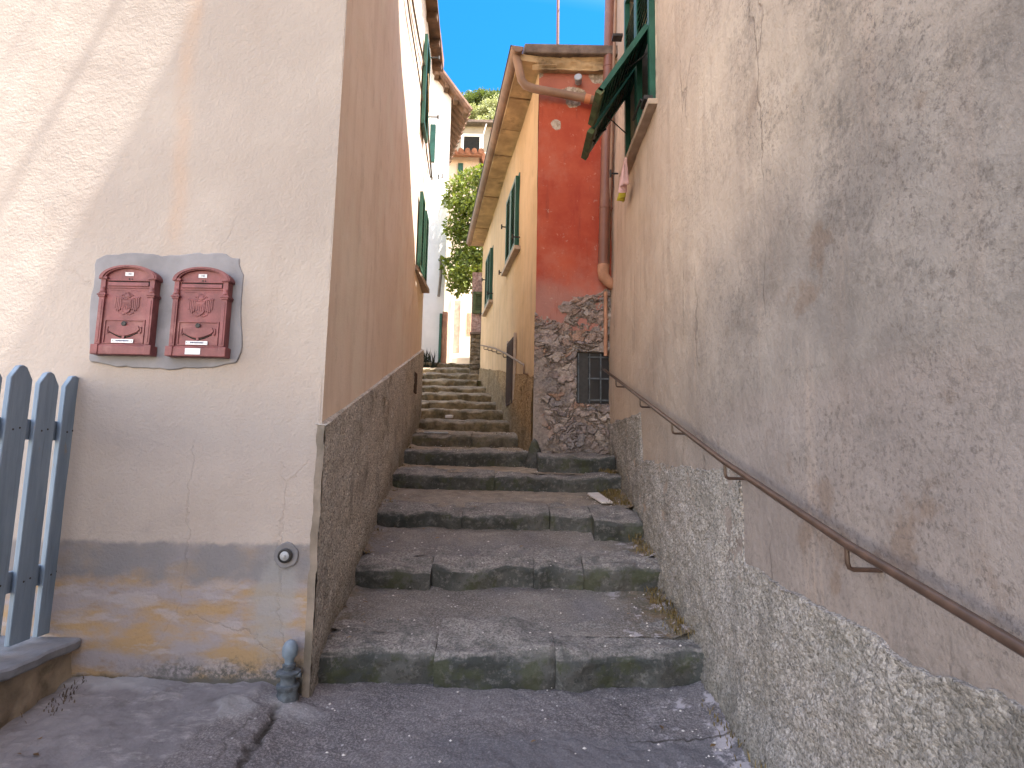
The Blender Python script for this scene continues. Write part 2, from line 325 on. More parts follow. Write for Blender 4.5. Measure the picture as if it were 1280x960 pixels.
def m_red():
    n = NT('red_plaster', .85, .3); X, Y, Z = n.xyz()
    c = n.mix(n.ss(n.noise(2.5, 6, .6), .35, .68), (.37, .058, .03), (.47, .10, .052))
    c = n.mix(n.ma('MULTIPLY', n.ss(n.noise(5, 6, .65, vec=n.sv(1, 1, .3)), .5, .72), .6), c, (.28, .03, .02))
    c = n.mix(n.ma('MULTIPLY', n.ss(n.noise(16, 7, .75), .6, .68), .55), c, (.60, .30, .22))
    zz = n.ma('ADD', Z, n.ma('MULTIPLY', n.ma('SUBTRACT', n.noise(4, 7, .65), .5), .55))
    fade = n.ma('MULTIPLY', n.ss(zz, 2.85, 2.45), .7)
    c = n.mix(fade, c, (.36, .22, .19))
    c = n.mix(n.ma('MULTIPLY', n.ss(zz, 4.55, 4.7), .5), c, (.38, .20, .15))
    c = n.mix(n.ma('MULTIPLY', n.ss(n.noise(2.2, 7, .7), .48, .66), .45), c, (.46, .16, .11))
    c = n.mix(n.ma('MULTIPLY', n.ss(n.noise(9, 6, .7, vec=n.sv(1.6, 1, .12)), .55, .7), .5), c, (.20, .04, .03))
    chips = n.ma('MULTIPLY', n.ss(n.noise(11, 8, .75), .625, .65), n.ss(n.noise(1.6, 3), .42, .6))
    c = n.mix(n.ma('MULTIPLY', chips, .8), c, (.46, .33, .27))
    def spot(px, pz, rx, rz, col, amp=1.3, s0=9):
        nonlocal c
        dx = n.ma('DIVIDE', n.ma('SUBTRACT', X, px), rx); dz = n.ma('DIVIDE', n.ma('SUBTRACT', Z, pz), rz)
        r = n.ma('SQRT', n.ma('ADD', n.ma('MULTIPLY', dx, dx), n.ma('MULTIPLY', dz, dz)))
        r = n.ma('ADD', r, n.ma('MULTIPLY', n.ma('SUBTRACT', n.noise(s0, 6, .7), .5), amp))
        c = n.mix(n.ss(r, 1.02, .9), c, col)
    mort = n.mix(n.ss(n.noise(25, 6, .7), .4, .62), (.26, .20, .15), (.52, .44, .36))
    p = PY(695, 156, 5.45); spot(p[0], p[2], .055, .065, mort)
    p = PY(716, 117, 5.45); spot(p[0], p[2], .15, .075, mort)
    p = PY(717, 128, 5.45); spot(p[0], p[2], .075, .055, mort)
    p = PY(748, 95, 5.45); spot(p[0], p[2], .10, .09, mort)
    p = PY(672, 92, 5.45); spot(p[0], p[2], .06, .05, mort)
    return n.out(c, n.bump(n.noise(45, 6, .7), .006, .7, n.bump(n.noise(6, 4), .02, .4)))
def m_rubble():
    n = NT('rubble_stone', .9, .2)
    a = n.nd('ShaderNodeVertexColor', layer_name='stone').outputs[0]
    c = n.mix(n.ma('MULTIPLY', n.ss(n.noise(35, 6, .75), .45, .65), .6), a, n.mix(.5, a, (.50, .43, .38)))
    c = n.mix(n.ma('MULTIPLY', n.ss(n.noise(50, 6, .75), .54, .66), .6), c, (.05, .045, .045))
    return n.out(c, n.bump(n.noise(30, 7, .75), .014, .9))
def m_leaf(name, a, b):
    n = NT(name, .55, .4)
    i = n.nd('ShaderNodeNewGeometry').outputs['Random Per Island']
    c = n.ramp(i, [(0, a), (.55, b), (1, [min(1, x*1.35) for x in b])])
    n.out(c)
    tr = n.nd('ShaderNodeBsdfTranslucent', {'Color': n.mix(.5, c, (b[0]*1.4, b[1]*1.4, b[2]*.5))})
    ms = n.nd('ShaderNodeMixShader', {0: .28}); o = n.t.nodes['Material Output']
    n.t.links.new(n.b.outputs[0], ms.inputs[1]); n.t.links.new(tr.outputs[0], ms.inputs[2]); n.t.links.new(ms.outputs[0], o.inputs['Surface'])
    return n.m
def m_fence():
    n = NT('slate_blue_paint', .55, .35)
    g = n.noise(60, 6, .7, vec=n.sv(1, 1, .035)); gg = n.noise(14, 6, .7, vec=n.sv(1, 1, .12))
    c = n.mix(n.ss(gg, .35, .65), (.165, .225, .30), (.225, .295, .38))
    c = n.mix(n.ma('MULTIPLY', n.ss(g, .56, .68), .5), c, (.10, .125, .155))
    c = n.mix(n.ma('MULTIPLY', n.ss(n.noise(18, 8, .75, vec=n.sv(1, 1, .3)), .63, .66), .7), c, (.26, .235, .20))
    return n.out(c, n.bump(g, .0025, .8))
def m_tiles(name='terracotta_tiles', a=(.22, .09, .05), b=(.36, .17, .10)):
    n = NT(name, .9, .2); c = n.mix(n.ss(n.noise(6, 6, .7), .35, .65), a, b)
    c = n.mix(n.ma('MULTIPLY', n.ss(n.noise(9, 6, .7), .52, .66), .6), c, (.12, .10, .08))
    return n.out(c, n.bump(n.noise(40, 5), .006, .6))
M = dict(
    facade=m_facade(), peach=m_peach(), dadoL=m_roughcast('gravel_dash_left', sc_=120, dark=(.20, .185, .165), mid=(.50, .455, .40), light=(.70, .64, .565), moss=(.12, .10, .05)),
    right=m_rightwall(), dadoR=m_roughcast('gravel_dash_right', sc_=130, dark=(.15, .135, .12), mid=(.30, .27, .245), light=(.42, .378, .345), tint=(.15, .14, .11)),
    tread=m_tread(), edge=m_edge(), ground=m_ground(), red=m_red(), rubble=m_rubble(),
    ochre=m_peach('ochre_stucco', (.56, .38, .215), (.63, .44, .26), (.47, .325, .20)),
    ochre_dash=m_roughcast('ochre_gravel_dash', dark=(.10, .065, .035), mid=(.30, .19, .095), light=(.44, .30, .16), sc_=90, tint=(.30, .17, .06)),
    strip=plain('cement_strip', (.22, .18, .145), .9, .25, 8, .004, dirt=(.13, .11, .085)),
    patch=plain('grey_mortar', (.235, .228, .242), .92, .16, 6, .004, dirt=(.18, .175, .19), bscale=35),
    patch2=plain('damp_mortar', (.185, .178, .185), .92, .2, 9, .004, dirt=(.14, .135, .14), bscale=35),
    mail=plain('oxblood_enamel', (.195, .064, .066), .55, .22, 16, .0012, spec=.35, dirt=(.245, .10, .096), bscale=140),
    paper=plain('paper_label', (.72, .72, .74), .7, .05), ink=plain('dark_ink', (.05, .05, .12), .8, .1),
    dark=plain('dark_void', (.012, .011, .01), .9), iron=plain('blackened_iron', (.03, .028, .027), .6, .3, 30, .001, spec=.4),
    fence=m_fence(),
    slate=plain('slate_cap', (.20, .21, .235), .75, .3, 5, .004, dirt=(.28, .28, .29)),
    lowwall=plain('crumbling_render', (.27, .22, .165), .95, .35, 6, .014, dirt=(.10, .085, .06), bscale=24),
    pipe=plain('brown_pipe', (.20, .085, .06), .45, .15, 4, .001, spec=.45, dirt=(.24, .12, .085)),
    pipe2=plain('dusty_brown_gutter', (.27, .165, .11), .55, .2, 5, .001, spec=.4, dirt=(.19, .11, .075)),
    terra=plain('terracotta_elbow', (.42, .22, .14), .8, .2), coupl=plain('orange_coupling', (.55, .22, .11), .6, .15),
    rail=plain('bronze_rail', (.066, .038, .027), .38, .25, 25, .0006, spec=.55, dirt=(.045, .026, .018)),
    railwarm=plain('worn_iron_rail', (.17, .105, .065), .5, .25, 25, .0006),
    green=plain('green_shutter_paint', (.012, .075, .048), .45, .25, 6, .001, spec=.4, dirt=(.02, .09, .06)),
    greenold=plain('faded_green_paint', (.075, .10, .045), .7, .35, 12, .002, dirt=(.15, .11, .06)),
    wood=plain('old_door_wood', (.045, .020, .012), .8, .3, 10, .003), woodbrown=plain('eave_boards', (.13, .072, .04), .85, .35, 7, .004, dirt=(.06, .04, .03)),
    slab=plain('soffit_slab', (.42, .29, .16), .9, .28, 5, .006, dirt=(.2, .14, .08)),
    fascia=plain('stained_cornice', (.18, .135, .11), .9, .35, 6, .008, dirt=(.08, .065, .06)),
    white=plain('white_plaster', (.76, .74, .70), .9, .06, 3, .003), cream=m_peach('cream_plaster', (.66, .54, .40), (.74, .63, .49), (.58, .46, .34)),
    greyhouse=plain('grey_beige_plaster', (.27, .24, .195), .9, .12, 3, .004, dirt=(.22, .195, .155)),  # plaster darkened evenly to stand in for shade on this house
    pinkwall=plain('pink_pebbled_wall', (.36, .235, .21), .95, .4, 30, .01, dirt=(.5, .40, .37)),
    tiles=m_tiles(), tiles_dark=m_tiles('darkened_tiles', (.10, .055, .038), (.19, .11, .075)), bark=plain('bark', (.09, .065, .045), .95, .3, 14, .01),  # darker tile copy, toned down to offset bounced light on the white house eave
    leaf=m_leaf('citrus_leaves', (.055, .09, .014), (.17, .205, .03)), olive=m_leaf('olive_leaves', (.15, .175, .075), (.36, .38, .21)), broad=m_leaf('broadleaf_leaves', (.03, .055, .014), (.10, .135, .03)),
    weed=m_leaf('dry_weeds', (.085, .065, .025), (.19, .135, .05)),
    grass=plain('hill_scrub', (.085, .105, .04), .95, .35, .4, .05),
    pink=plain('pink_cloth', (.62, .40, .40), .9, .12), yellow=plain('yellow_cloth', (.50, .42, .05), .9, .15), purple=plain('purple_cloth', (.22, .09, .28), .9, .2), lilac=plain('blue_cloth', (.38, .42, .66), .9, .2),
    glass=plain('dark_glass', (.02, .022, .026), .12, .1, spec=.6), zinc=plain('zinc', (.36, .37, .39), .5, .15, metal=.25),
    patina=plain('grey_green_iron', (.10, .115, .13), .6, .4, 30, .003, dirt=(.04, .035, .03)), bluecap=plain('blue_grey_cap', (.17, .215, .265), .5, .15, 20, .001),
    cable=plain('cable_grey', (.16, .13, .10), .7), pale=plain('pale_limestone_chip', (.55, .50, .46), .85, .1), sandstone=plain('sill_stone', (.40, .31, .24), .85, .2, 8, .004),
    terrace=plain('sunlit_paving', (.55, .50, .43), .9, .15, 2, .004), litter=m_leaf('dead_leaves', (.07, .04, .02), (.20, .12, .055)), mildew_blade=plain('mildew_streaks_dark', (.05, .06, .035), .8, .4, 40),
)
# ------------------------------------------------------------------ plan of the alley
XL0, ML = -.705, -.06                      # left wall plane x = XL0 + ML*y
XR = .93                                   # right wall plane
XG, MG = .215+.16*5.45, -.16               # red house side wall
YF = 2.6
def xl(y): return XL0+ML*y
def xg(y): return XG+MG*y
def wallgrid(mb, A, B, z0, z1, du, dz, nrm, amp=.006, seed=0, zf0=None, zf1=None):
    """vertical displaced wall from plan point A to B; zf0/zf1 may be functions of the fraction along the wall"""
    A, B = np.array(A, float), np.array(B, float); L = np.linalg.norm(B-A)
    nu = max(2, int(L/du)+1)
    u = np.linspace(0, 1, nu); lo = np.array([zf0(t) if zf0 else z0 for t in u]); hi = np.array([zf1(t) if zf1 else z1 for t in u])
    nv = max(2, int((hi-lo).max()/dz)+1); w = np.linspace(0, 1, nv)
    U, W = np.meshgrid(u, w, indexing='ij')
    x = A[0]+(B[0]-A[0])*U; y = A[1]+(B[1]-A[1])*U; z = lo[:, None]+(hi-lo)[:, None]*W
    d = amp*fbm(x, y, z, 1.6, 4, .5, seed)
    P = np.stack([x+nrm[0]*d, y+nrm[1]*d, z], -1)
    ab = np.cross(np.array([B[0]-A[0], B[1]-A[1], 0]), (0, 0, 1))
    if np.dot(ab[:2], nrm) < 0: P = P[::-1]
    mb.grid(P); return mb

# ================================================================== LEFT HOUSE (cream facade)
YE = 7.02
lh = thing('stucco_house', (-2.5, 4.8, 0), 'cream stucco house on the left with two red mailboxes on its facade', 'house')
mb = MB(); wallgrid(mb, (-7, YF), (xl(YF)+.007, YF), -.6, 6.1, .05, .05, (0, -1), .006, 3); mb.build('facade', M['facade'], lh)
mb = MB(); wallgrid(mb, (xl(YF), YF), (xl(YE), YE), -.6, 6.1, .05, .05, (1, 0), .006, 5)
mb.build('wall', M['peach'], lh, label='peach coloured side wall along the stepped alley')
mb = MB(); mb.box(-7, xl(YE)-.004, YE-.2, YE, -.6, 6.1); mb.box(-7.2, -7, YF, YE, -.6, 6.1); mb.build('wall', M['cream'], lh)
dz0 = PY(400, 532, YF)[2]; dz1 = PP(527, 437, XL0, ML)[2]
mb = MB()
n_ = 300; u = np.linspace(0, 1, n_); w = np.linspace(0, 1, 90); U, W = np.meshgrid(u, w, indexing='ij')
y = YF-.012+(YE-YF+.02)*U; z1_ = dz0+(dz1-dz0)*U; z = -.35+.55*U*1.6; z = np.minimum(z, z1_-.1); z = z+(z1_-z)*W
dd = .028+.0035*fbm(y, z, z*0, 45, 3, .6, 9)+.005*fbm(y, z, z*0, 5, 3, .5, 4)
P = np.stack([xl(y)+dd, y, z], -1); mb.grid(P)
top = np.stack([np.stack([xl(y[:, -1])-.02, y[:, -1], z[:, -1]+.006], -1), P[:, -1]], 1)[::-1]; mb.grid(top)
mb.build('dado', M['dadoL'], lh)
mb = MB(); zz = np.linspace(-.3, dz0, 60); wob = .004*fbm(zz*0, zz, zz*0, 14, 4, .6, 2)
P = np.stack([np.stack([xl(YF)-.006+wob, zz*0+YF-.014, zz], -1), np.stack([xl(YF)+.027+wob*.8, zz*0+YF-.014, zz], -1)], 1)
mb.grid(P[::-1]); mb.grid(np.stack([P[:, 1], P[:, 1]+np.array([-.004, .02, 0])], 1)[::-1]); mb.grid(np.stack([P[:, 0]+np.array([0, .03, 0]), P[:, 0]], 1)[::-1])
mb.build('corner_bead', M['strip'], lh)
# mortar patch round the mailboxes
pp = [PY(x_, y_, YF)[[0, 2]] for x_, y_ in [(122, 325), (135, 319), (180, 317), (215, 321), (250, 317), (285, 318), (299, 325), (305, 345), (302, 400), (303, 440), (295, 455), (250, 461), (200, 462), (150, 458), (115, 452), (112, 430), (116, 370)]]
pts = []
for i in range(len(pp)):
    a, b = pp[i], pp[(i+1) % len(pp)]
    for t in np.linspace(0, 1, 7)[:-1]:
        q = a+(b-a)*t; j = .006*np.array([vnoise(np.array([q[0]*25]), np.array([q[1]*25]), np.array([k*9.1]))[0] for k in (0, 1)])
        pts.append((q[0]+j[0], YF+.002, q[1]+j[1]))
mb = MB(); mb.prism(pts, (0, -.012, 0)); mb.build('mortar_patch', M['patch'], lh, bevel=.004)
# roof, eave with gutter board
mb = MB(); mb.prism([(xl(YF)+.02, YF-.015, 6.1), (xl(YE)+.13, YE+.1, 6.1), (-7.2, YE+.1, 6.9), (-7.2, YF-.015, 6.9)], (0, 0, .12)); mb.build('roof', M['tiles'], lh)
mb = MB(); A = np.array([xl(YF), YF, 6.04]); B = np.array([xl(YE), YE+.08, 6.04]); mb.prism([A+(-.3, 0, 0), A+(.13, 0, 0), B+(.13, 0, 0), B+(-.3, 0, 0)], (0, 0, .055)); mb.build('eave', M['woodbrown'], lh)
for k in range(11):
    yy = 2.65+k*.43; mb = MB(); mb.box(xl(yy)+.002, xl(yy)+.125, yy-.035, yy+.035, 5.96, 6.04); mb.build('rafter_end', M['woodbrown'], lh)
def shutter(parent, O, u, v, nrm, w, h, slats=14, mat='green', fr=.05, th=.035, name='shutter', label=None, solid=False):
    O, u, v, nrm = [np.asarray(t, float) for t in (O, u, v, nrm)]
    u /= np.linalg.norm(u); v /= np.linalg.norm(v); nrm /= np.linalg.norm(nrm)
    mb = MB(); c = O+nrm*th/2
    def bar(u0, u1, v0, v1, t=th): mb.obox(c+u*(u0+u1)/2+v*(v0+v1)/2, u*(u1-u0)/2, v*(v1-v0)/2, nrm*t/2)
    bar(0, fr, 0, h); bar(w-fr, w, 0, h); bar(fr, w-fr, 0, fr); bar(fr, w-fr, h-fr, h)
    if solid: bar(fr*.5, w-fr*.5, fr*.5, h-fr*.5, .006)
    for k in range(slats):
        t = fr+(h-2*fr)*(k+.5)/slats; hs = (h-2*fr)/slats*.62
        d = v*.9-nrm*.43; p = c+u*w/2+v*t
        mb.obox(p, u*(w/2-fr), d*hs, np.cross(u, d)*.003)
    return mb.build(name, M[mat], parent, label=label)
# shutters on the alley wall, seen edge-on
a = PP(523, 228, XL0, ML); b = PP(526, 352, XL0, ML)
for y0, z0, h, w_ in ((6.52, b[2]-.02, a[2]-b[2]-.05, .30), (6.02, b[2]-.02, a[2]-b[2]-.05, .30), (5.85, 4.55, 1.05, .42)):
    shutter(lh, (xl(y0)+.015, y0, z0), (ML, 1, 0), (0, 0, 1), (1, 0, 0), w_, h, 16)
mb = MB(); mb.box(xl(6.2)-.05, xl(6.2)+.045, 5.95, 6.86, b[2]-.07, b[2]-.02); mb.build('sill', M['sandstone'], lh)
mb = MB()
mb.tube([PP(px_, py_, XL0+.022, ML) for px_, py_ in ((504, -40), (512, 20), (520, 70), (529, 130), (533, 190), (538, 222))], .008, 6)
mb.tube([PP(px_, py_, XL0+.022, ML) for px_, py_ in ((511, -30), (517, 10), (524, 50), (531, 85), (534, 135), (536, 180), (540, 225))], .011, 6)
mb.build('wall_cable', M['cable'], lh)
mb = MB(); mb.tube([PP(533, 92, XL0+.03, ML), PP(533.6, 140, XL0+.03, ML)], .03, 8); mb.build('cable_duct', M['slab'], lh)
for px_, py_ in ((535, 72), (534, 146)):
    mb = MB(); q = PP(px_, py_, XL0+.01, ML); mb.tube([q, q+(.13, 0, 0)], .008, 6); mb.tube([q+(.13, 0, -.02), q+(.13, 0, .02)], .012, 6)
    mb.build('wall_bracket', M['iron'], lh)
q = PP(519, 478, XL0+.03, ML); mb = MB(); mb.box(q[0]-.01, q[0]+.012, q[1]-.12, q[1]+.05, q[2]-.12, q[2]+.1); mb.build('meter_hatch', M['wood'], lh)

# ------------------------------------------------------------------ mailboxes
def crest(mb, x, y, z, s=1):
    f = lambda pts: [(x+a*s, y, z+b*s) for a, b in pts]
    sh = [(-.021, .026), (.021, .026), (.021, -.012), (.013, -.030), (0, -.038), (-.013, -.030), (-.021, -.012)]
    mb.prism(f(sh), (0, -.005, 0)); rim = [(x+a*s, y-.005, z+b*s) for a, b in sh+sh[:1]]; mb.tube(rim, .0026, 6)
    for k in range(4): mb.box(x-.016+.009*k, x-.011+.009*k, y-.0075, y-.004, z+(-.022+.004*abs(k-1.5))*s, z+.006)
    mb.box(x-.018, x+.018, y-.0075, y-.004, z+.010, z+.020)
    for sg in (-1, 1):
        for k, (wx, top, bot) in enumerate([(.028, .030, -.024), (.036, .028, -.030), (.044, .030, -.026), (.052, .032, -.014)]):
            mb.prism(f([(sg*(wx-.0028), top), (sg*(wx+.0028), top+.003), (sg*(wx+.0034), bot+.006), (sg*wx, bot), (sg*(wx-.003), bot+.006)]), (0, -.0065+.0006*k, 0))
        mb.tube([(x+sg*a*s, y-.002, z+b*s) for a, b in ((.018, .028), (.030, .034), (.042, .032), (.054, .038), (.058, .034))], .0042, 6)
        mb.tube([(x+sg*a*s, y-.002, z+b*s) for a, b in ((.010, .036), (.016, .044), (.022, .048), (.026, .044))], .0028, 6)
        mb.tube([(x+sg*a*s, y-.002, z+b*s) for a, b in ((.006, -.042), (.016, -.044), (.026, -.038), (.034, -.036))], .0026, 6)
        mb.tube([(x+sg*a*s, y-.001, z+b*s) for a, b in ((.012, .066), (.030, .069), (.050, .066), (.062, .070), (.08, .068))], .0014, 6)
    mb.lathe((x, y, z+.042*s), [(.012, 0), (.011, .003), (.006, .005)], 14, (0, -1, 0))
    for a in (-.012, -.006, 0, .006, .012):
        mb.prism(f([(a-.0025, .050), (a+.0025, .050), (a, .062-abs(a)*.4)]), (0, -.004, 0))
    for k in range(5):
        mb.tube([(x+s*(-.011+.004*math.sin(k*2.1)), y-.0055, z+s*(.016-.008*k)), (x+s*(.011-.003*math.cos(k*1.7)), y-.0055, z+s*(.013-.008*k))], .0012, 5)
def mailbox(cx, cz, label, extra, number=None):
    y0 = YF-.010; t = thing('mailbox', (cx, y0, cz), label, 'mailbox', 'red mailboxes on the facade')
    X = lambda a: cx+a
    # body
    mb = MB(); n = 22; hw = .112
    arc = [(hw*math.cos(math.pi-math.pi*k/n), .350+.050*math.sin(math.pi*k/n)) for k in range(n+1)]
    mb.prism([(X(-hw), y0, cz+.02), (X(hw), y0, cz+.02)]+[(X(a), y0, cz+b) for a, b in arc[::-1]], (0, -.050, 0))
    mb.build('body', M['mail'], t, bevel=.002)
    # plinth
    mb = MB(); mb.box(X(-.134), X(.134), y0-.066, y0, cz, cz+.040); mb.box(X(-.126), X(.126), y0-.060, y0, cz+.040, cz+.047)
    for sg in (-1, 1): mb.box(X(sg*.119-.0165), X(sg*.119+.0165), y0-.072, y0, cz-.001, cz+.044)
    mb.build('plinth', M['mail'], t, bevel=.003)
    for sg in (-1, 1):
        mb = MB(); c = sg*.1115
        mb.box(X(c-.012), X(c+.012), y0-.064, y0, cz+.046, cz+.262); mb.box(X(c-.005), X(c+.005), y0-.0665, y0-.06, cz+.056, cz+.25)
        mb.box(X(c-.016), X(c+.016), y0-.069, y0, cz+.262, cz+.270); mb.box(X(c-.020), X(c+.020), y0-.073, y0, cz+.270, cz+.277)
        mb.box(X(c-.015), X(c+.015), y0-.068, y0, cz+.277, cz+.284); mb.lathe((X(c), y0-.058, cz+.284), [(.013, 0), (.014, .006), (.010, .014), (.012, .02), (.011, .024)], 12)
        mb.box(X(c-.011), X(c+.011), y0-.063, y0, cz+.284, cz+.348); mb.box(X(c-.019), X(c+.019), y0-.072, y0, cz+.345, cz+.356)
        mb.build('pilaster', M['mail'], t, bevel=.0018)
    # arched hood: three stepped mouldings
    mb = MB()
    for (ro, ri, d) in ((1.0, .90, .076), (.91, .83, .068), (1.06, .99, .070)):
        o = [(.124*ro*math.cos(math.pi-math.pi*k/n), .349+.060*ro*math.sin(math.pi*k/n)) for k in range(n+1)]
        i = [(.124*ri*math.cos(math.pi-math.pi*k/n), .349+.060*ri*math.sin(math.pi*k/n)-(0)) for k in range(n+1)]
        for k in range(n):
            mb.prism([(X(o[k][0]), y0, cz+o[k][1]), (X(o[k+1][0]), y0, cz+o[k+1][1]), (X(i[k+1][0]), y0, cz+i[k+1][1]), (X(i[k][0]), y0, cz+i[k][1])], (0, -d, 0))
    mb.build('hood', M['mail'], t)
    # letter slot
    mb = MB(); mb.box(X(-.094), X(.094), y0-.0512, y0-.045, cz+.318, cz+.339); mb.build('slot', M['dark'], t)
    mb = MB(); mb.prism([(X(-.092), y0-.048, cz+.317), (X(-.092), y0-.058, cz+.316), (X(-.092), y0-.056, cz+.334), (X(-.092), y0-.053, cz+.334)], (.184, 0, 0)); mb.box(X(-.1), X(.1), y0-.057, y0-.049, cz+.340, cz+.345); mb.box(X(-.1), X(.1), y0-.055, y0-.049, cz+.306, cz+.311)
    mb.build('slot_flap', M['mail'], t, bevel=.0012)
    mb = MB(); crest(mb, cx, y0-.0495, cz+.228); mb.build('crest', M['mail'], t)
    # lower door: frame, curved window, lock
    mb = MB(); fy0, fy1 = y0-.0565, y0-.049
    for (a, b, c, d) in ((-.092, -.086, .052, .158), (.086, .092, .052, .158), (-.092, .092, .155, .161), (-.092, .092, .050, .055)): mb.box(X(a), X(b), fy0, fy1, cz+c, cz+d)
    mb.build('door_frame', M['mail'], t, bevel=.0012)
    mb = MB(); m = 14
    up = [(-.062+.124*k/m, .106-.020*math.sin(math.pi*k/m)) for k in range(m+1)]; dn = [(a, b-.011+.004*abs(a)/.06) for a, b in up]
    for k in range(m): mb.prism([(X(up[k][0]), y0-.0495, cz+up[k][1]-.003), (X(up[k+1][0]), y0-.0495, cz+up[k+1][1]-.003), (X(dn[k+1][0]), y0-.0495, cz+dn[k+1][1]), (X(dn[k][0]), y0-.0495, cz+dn[k][1])], (0, -.0022, 0))
    mb.build('viewing_slit', M['dark'], t)
    mb = MB(); mb.prism([(X(a), y0-.05, cz+b) for a, b in up]+[(X(.07), y0-.05, cz+.116), (X(.062), y0-.05, cz+.132), (X(-.062), y0-.05, cz+.132), (X(-.07), y0-.05, cz+.116)], (0, -.008, 0))
    mb.box(X(-.006), X(.006), y0-.057, y0-.05, cz+.072, cz+.09)
    for sg in (-1, 1): mb.tube([(X(sg*a), y0-.054, cz+b) for a, b in ((.066, .104), (.073, .098), (.076, .108), (.074, .128))], .0035, 6)
    mb.build('door_apron', M['mail'], t, bevel=.001)
    mb = MB(); mb.lathe((X(-.002), y0-.056, cz+.141), [(.011, 0), (.011, .004), (.008, .006), (.0075, .0045)], 16, (0, -1, 0)); mb.build('lock', M['iron'], t)
    mb = MB(); mb.lathe((X(0), y0-.05, cz+.350), [(.004, 0), (.003, .004)], 8, (0, -1, 0)); mb.build('rivet', M['iron'], t); mb = MB(); mb.lathe((X(.012), y0-.05, cz+.350), [(.003, 0), (.002, .004)], 8, (0, -1, 0)); mb.build('rivet', M['iron'], t)
    # labels
    mb = MB(); mb.box(X(-.020), X(.018), y0-.0535, y0-.0495, cz+.364, cz+.381); lb = mb.build('number_plate', M['paper'], t)
    txt(number, (X(-.001), y0-.0542, cz+.3725), .013, lb)
    mb = MB(); mb.box(X(-.050), X(.048), y0-.0595, y0-.055, cz+.053, cz+.070); lb = mb.build('name_plate', M['paper'], t)
    mb = MB(); r = random.Random(int(abs(cx)*100))
    x = -.030
    while x < .028:
        w = r.uniform(.0012, .004); mb.box(X(x), X(x+w), y0-.0601, y0-.0594, cz+.0585+r.uniform(0, .0015), cz+.0655); x += w+r.uniform(.0006, .0014)
    mb.build('faded_lettering', M['ink'], lb)
    for sg in (-.044, .042): mb = MB(); mb.lathe((X(sg), y0-.0595, cz+.0615), [(.0022, 0), (.0018, .0012)], 8, (0, -1, 0)); mb.build('screw', M['iron'], lb)
    t.scale = (1, .7, 1)
    if extra: mb = MB(); mb.box(X(-.046), X(.022), y0-.0685, y0-.066, cz+.008, cz+.036); mb.build('sticker', M['paper'], t, label='plain white sticker on the plinth')
    return t
def txt(s, loc, size, parent):
    cu = bpy.data.curves.new('numerals', 'FONT'); cu.body = s; cu.size = size; cu.align_x = 'CENTER'; cu.align_y = 'CENTER'; cu.extrude = .0002
    o = bpy.data.objects.new('numerals', cu); C.objects.link(o); o.rotation_euler = (math.pi/2, 0, 0)
    dg = bpy.context.evaluated_depsgraph_get(); me = bpy.data.meshes.new_from_object(o.evaluated_get(dg)); bpy.data.objects.remove(o)
    me.transform(Matrix.Rotation(math.pi/2, 4, 'X')); me.materials.append(M['ink'])
    t = bpy.data.objects.new('numerals', me); C.objects.link(t); t.parent = parent; t.location = np.array(loc)-parent_world(parent)
pl = PY(155, 444, YF-.03); pr = PY(247.5, 446.5, YF-.03)
mailbox(pl[0], pl[2], 'red arched mailbox next to the fence, with bare plinth', False, '140')
mailbox(pr[0], pr[2], 'red arched mailbox with a second white sticker on its plinth', True, '140')

# ------------------------------------------------------------------ stub pipe and wall knob
q = PY(359, 868, YF-.06); qx, qy, qz = q
t = thing('standpipe', (qx, qy, qz-.03), 'short grey iron standpipe with blue domed cap at the house corner', 'pipe')
mb = MB(); mb.lathe((qx, qy, qz-.06), [(.043, 0), (.045, .05), (.040, .07), (.042, .085), (.046, .088), (.046, .1), (.034, .105), (.030, .125), (.034, .135), (.034, .15), (.022, .158), (.026, .17), (.020, .176)], 18)
mb.tube([(qx-.05, qy, qz+.075), (qx+.055, qy-.005, qz+.08)], .010, 8)
mb.build('valve_body', M['patina'], t)
mb = MB(); mb.lathe((qx, qy, qz+.082), [(.046, 0), (.049, .004), (.049, .01), (.044, .013)], 20); mb.lathe((qx, qy, qz+.112), [(.026, 0), (.027, .008), (.022, .012)], 16); mb.build('collar', M['zinc'], t) if 0 else mb.build('collar', M['patina'], t)
mb = MB(); mb.lathe((qx, qy, qz+.122), [(.018, 0), (.019, .02), (.030, .034), (.032, .055), (.030, .07), (.022, .086), (.010, .094), (.001, .096)], 18); mb.build('cap', M['bluecap'], t)
q = PY(358, 694, YF); t = thing('wall_knob', q, 'round grey metal cap set in the lower facade above the standpipe', 'cap')
mb = MB(); mb.prism([(q[0]+a, YF+.004, q[2]+b) for a, b in [((.054+.002*math.sin(k*2.3))*math.cos(k*.3927), (.056+.003*math.cos(k*1.7))*math.sin(k*.3927)) for k in range(16)]], (0, -.011, 0)); mb.build('mortar_seat', M['patch2'], t, bevel=.004)
mb = MB(); mb.lathe((q[0], YF-.006, q[2]), [(.029, 0), (.031, .004), (.031, .014), (.026, .018), (.024, .014), (.02, .015)], 22, (0, -1, 0)); mb.build('ring', M['iron'], t)
mb = MB(); mb.lathe((q[0], YF-.012, q[2]), [(.021, 0), (.020, .012), (.012, .016), (.007, .0165), (.0065, .024), (.001, .025)], 18, (0, -1, 0)); mb.build('disc', M['zinc'], t)

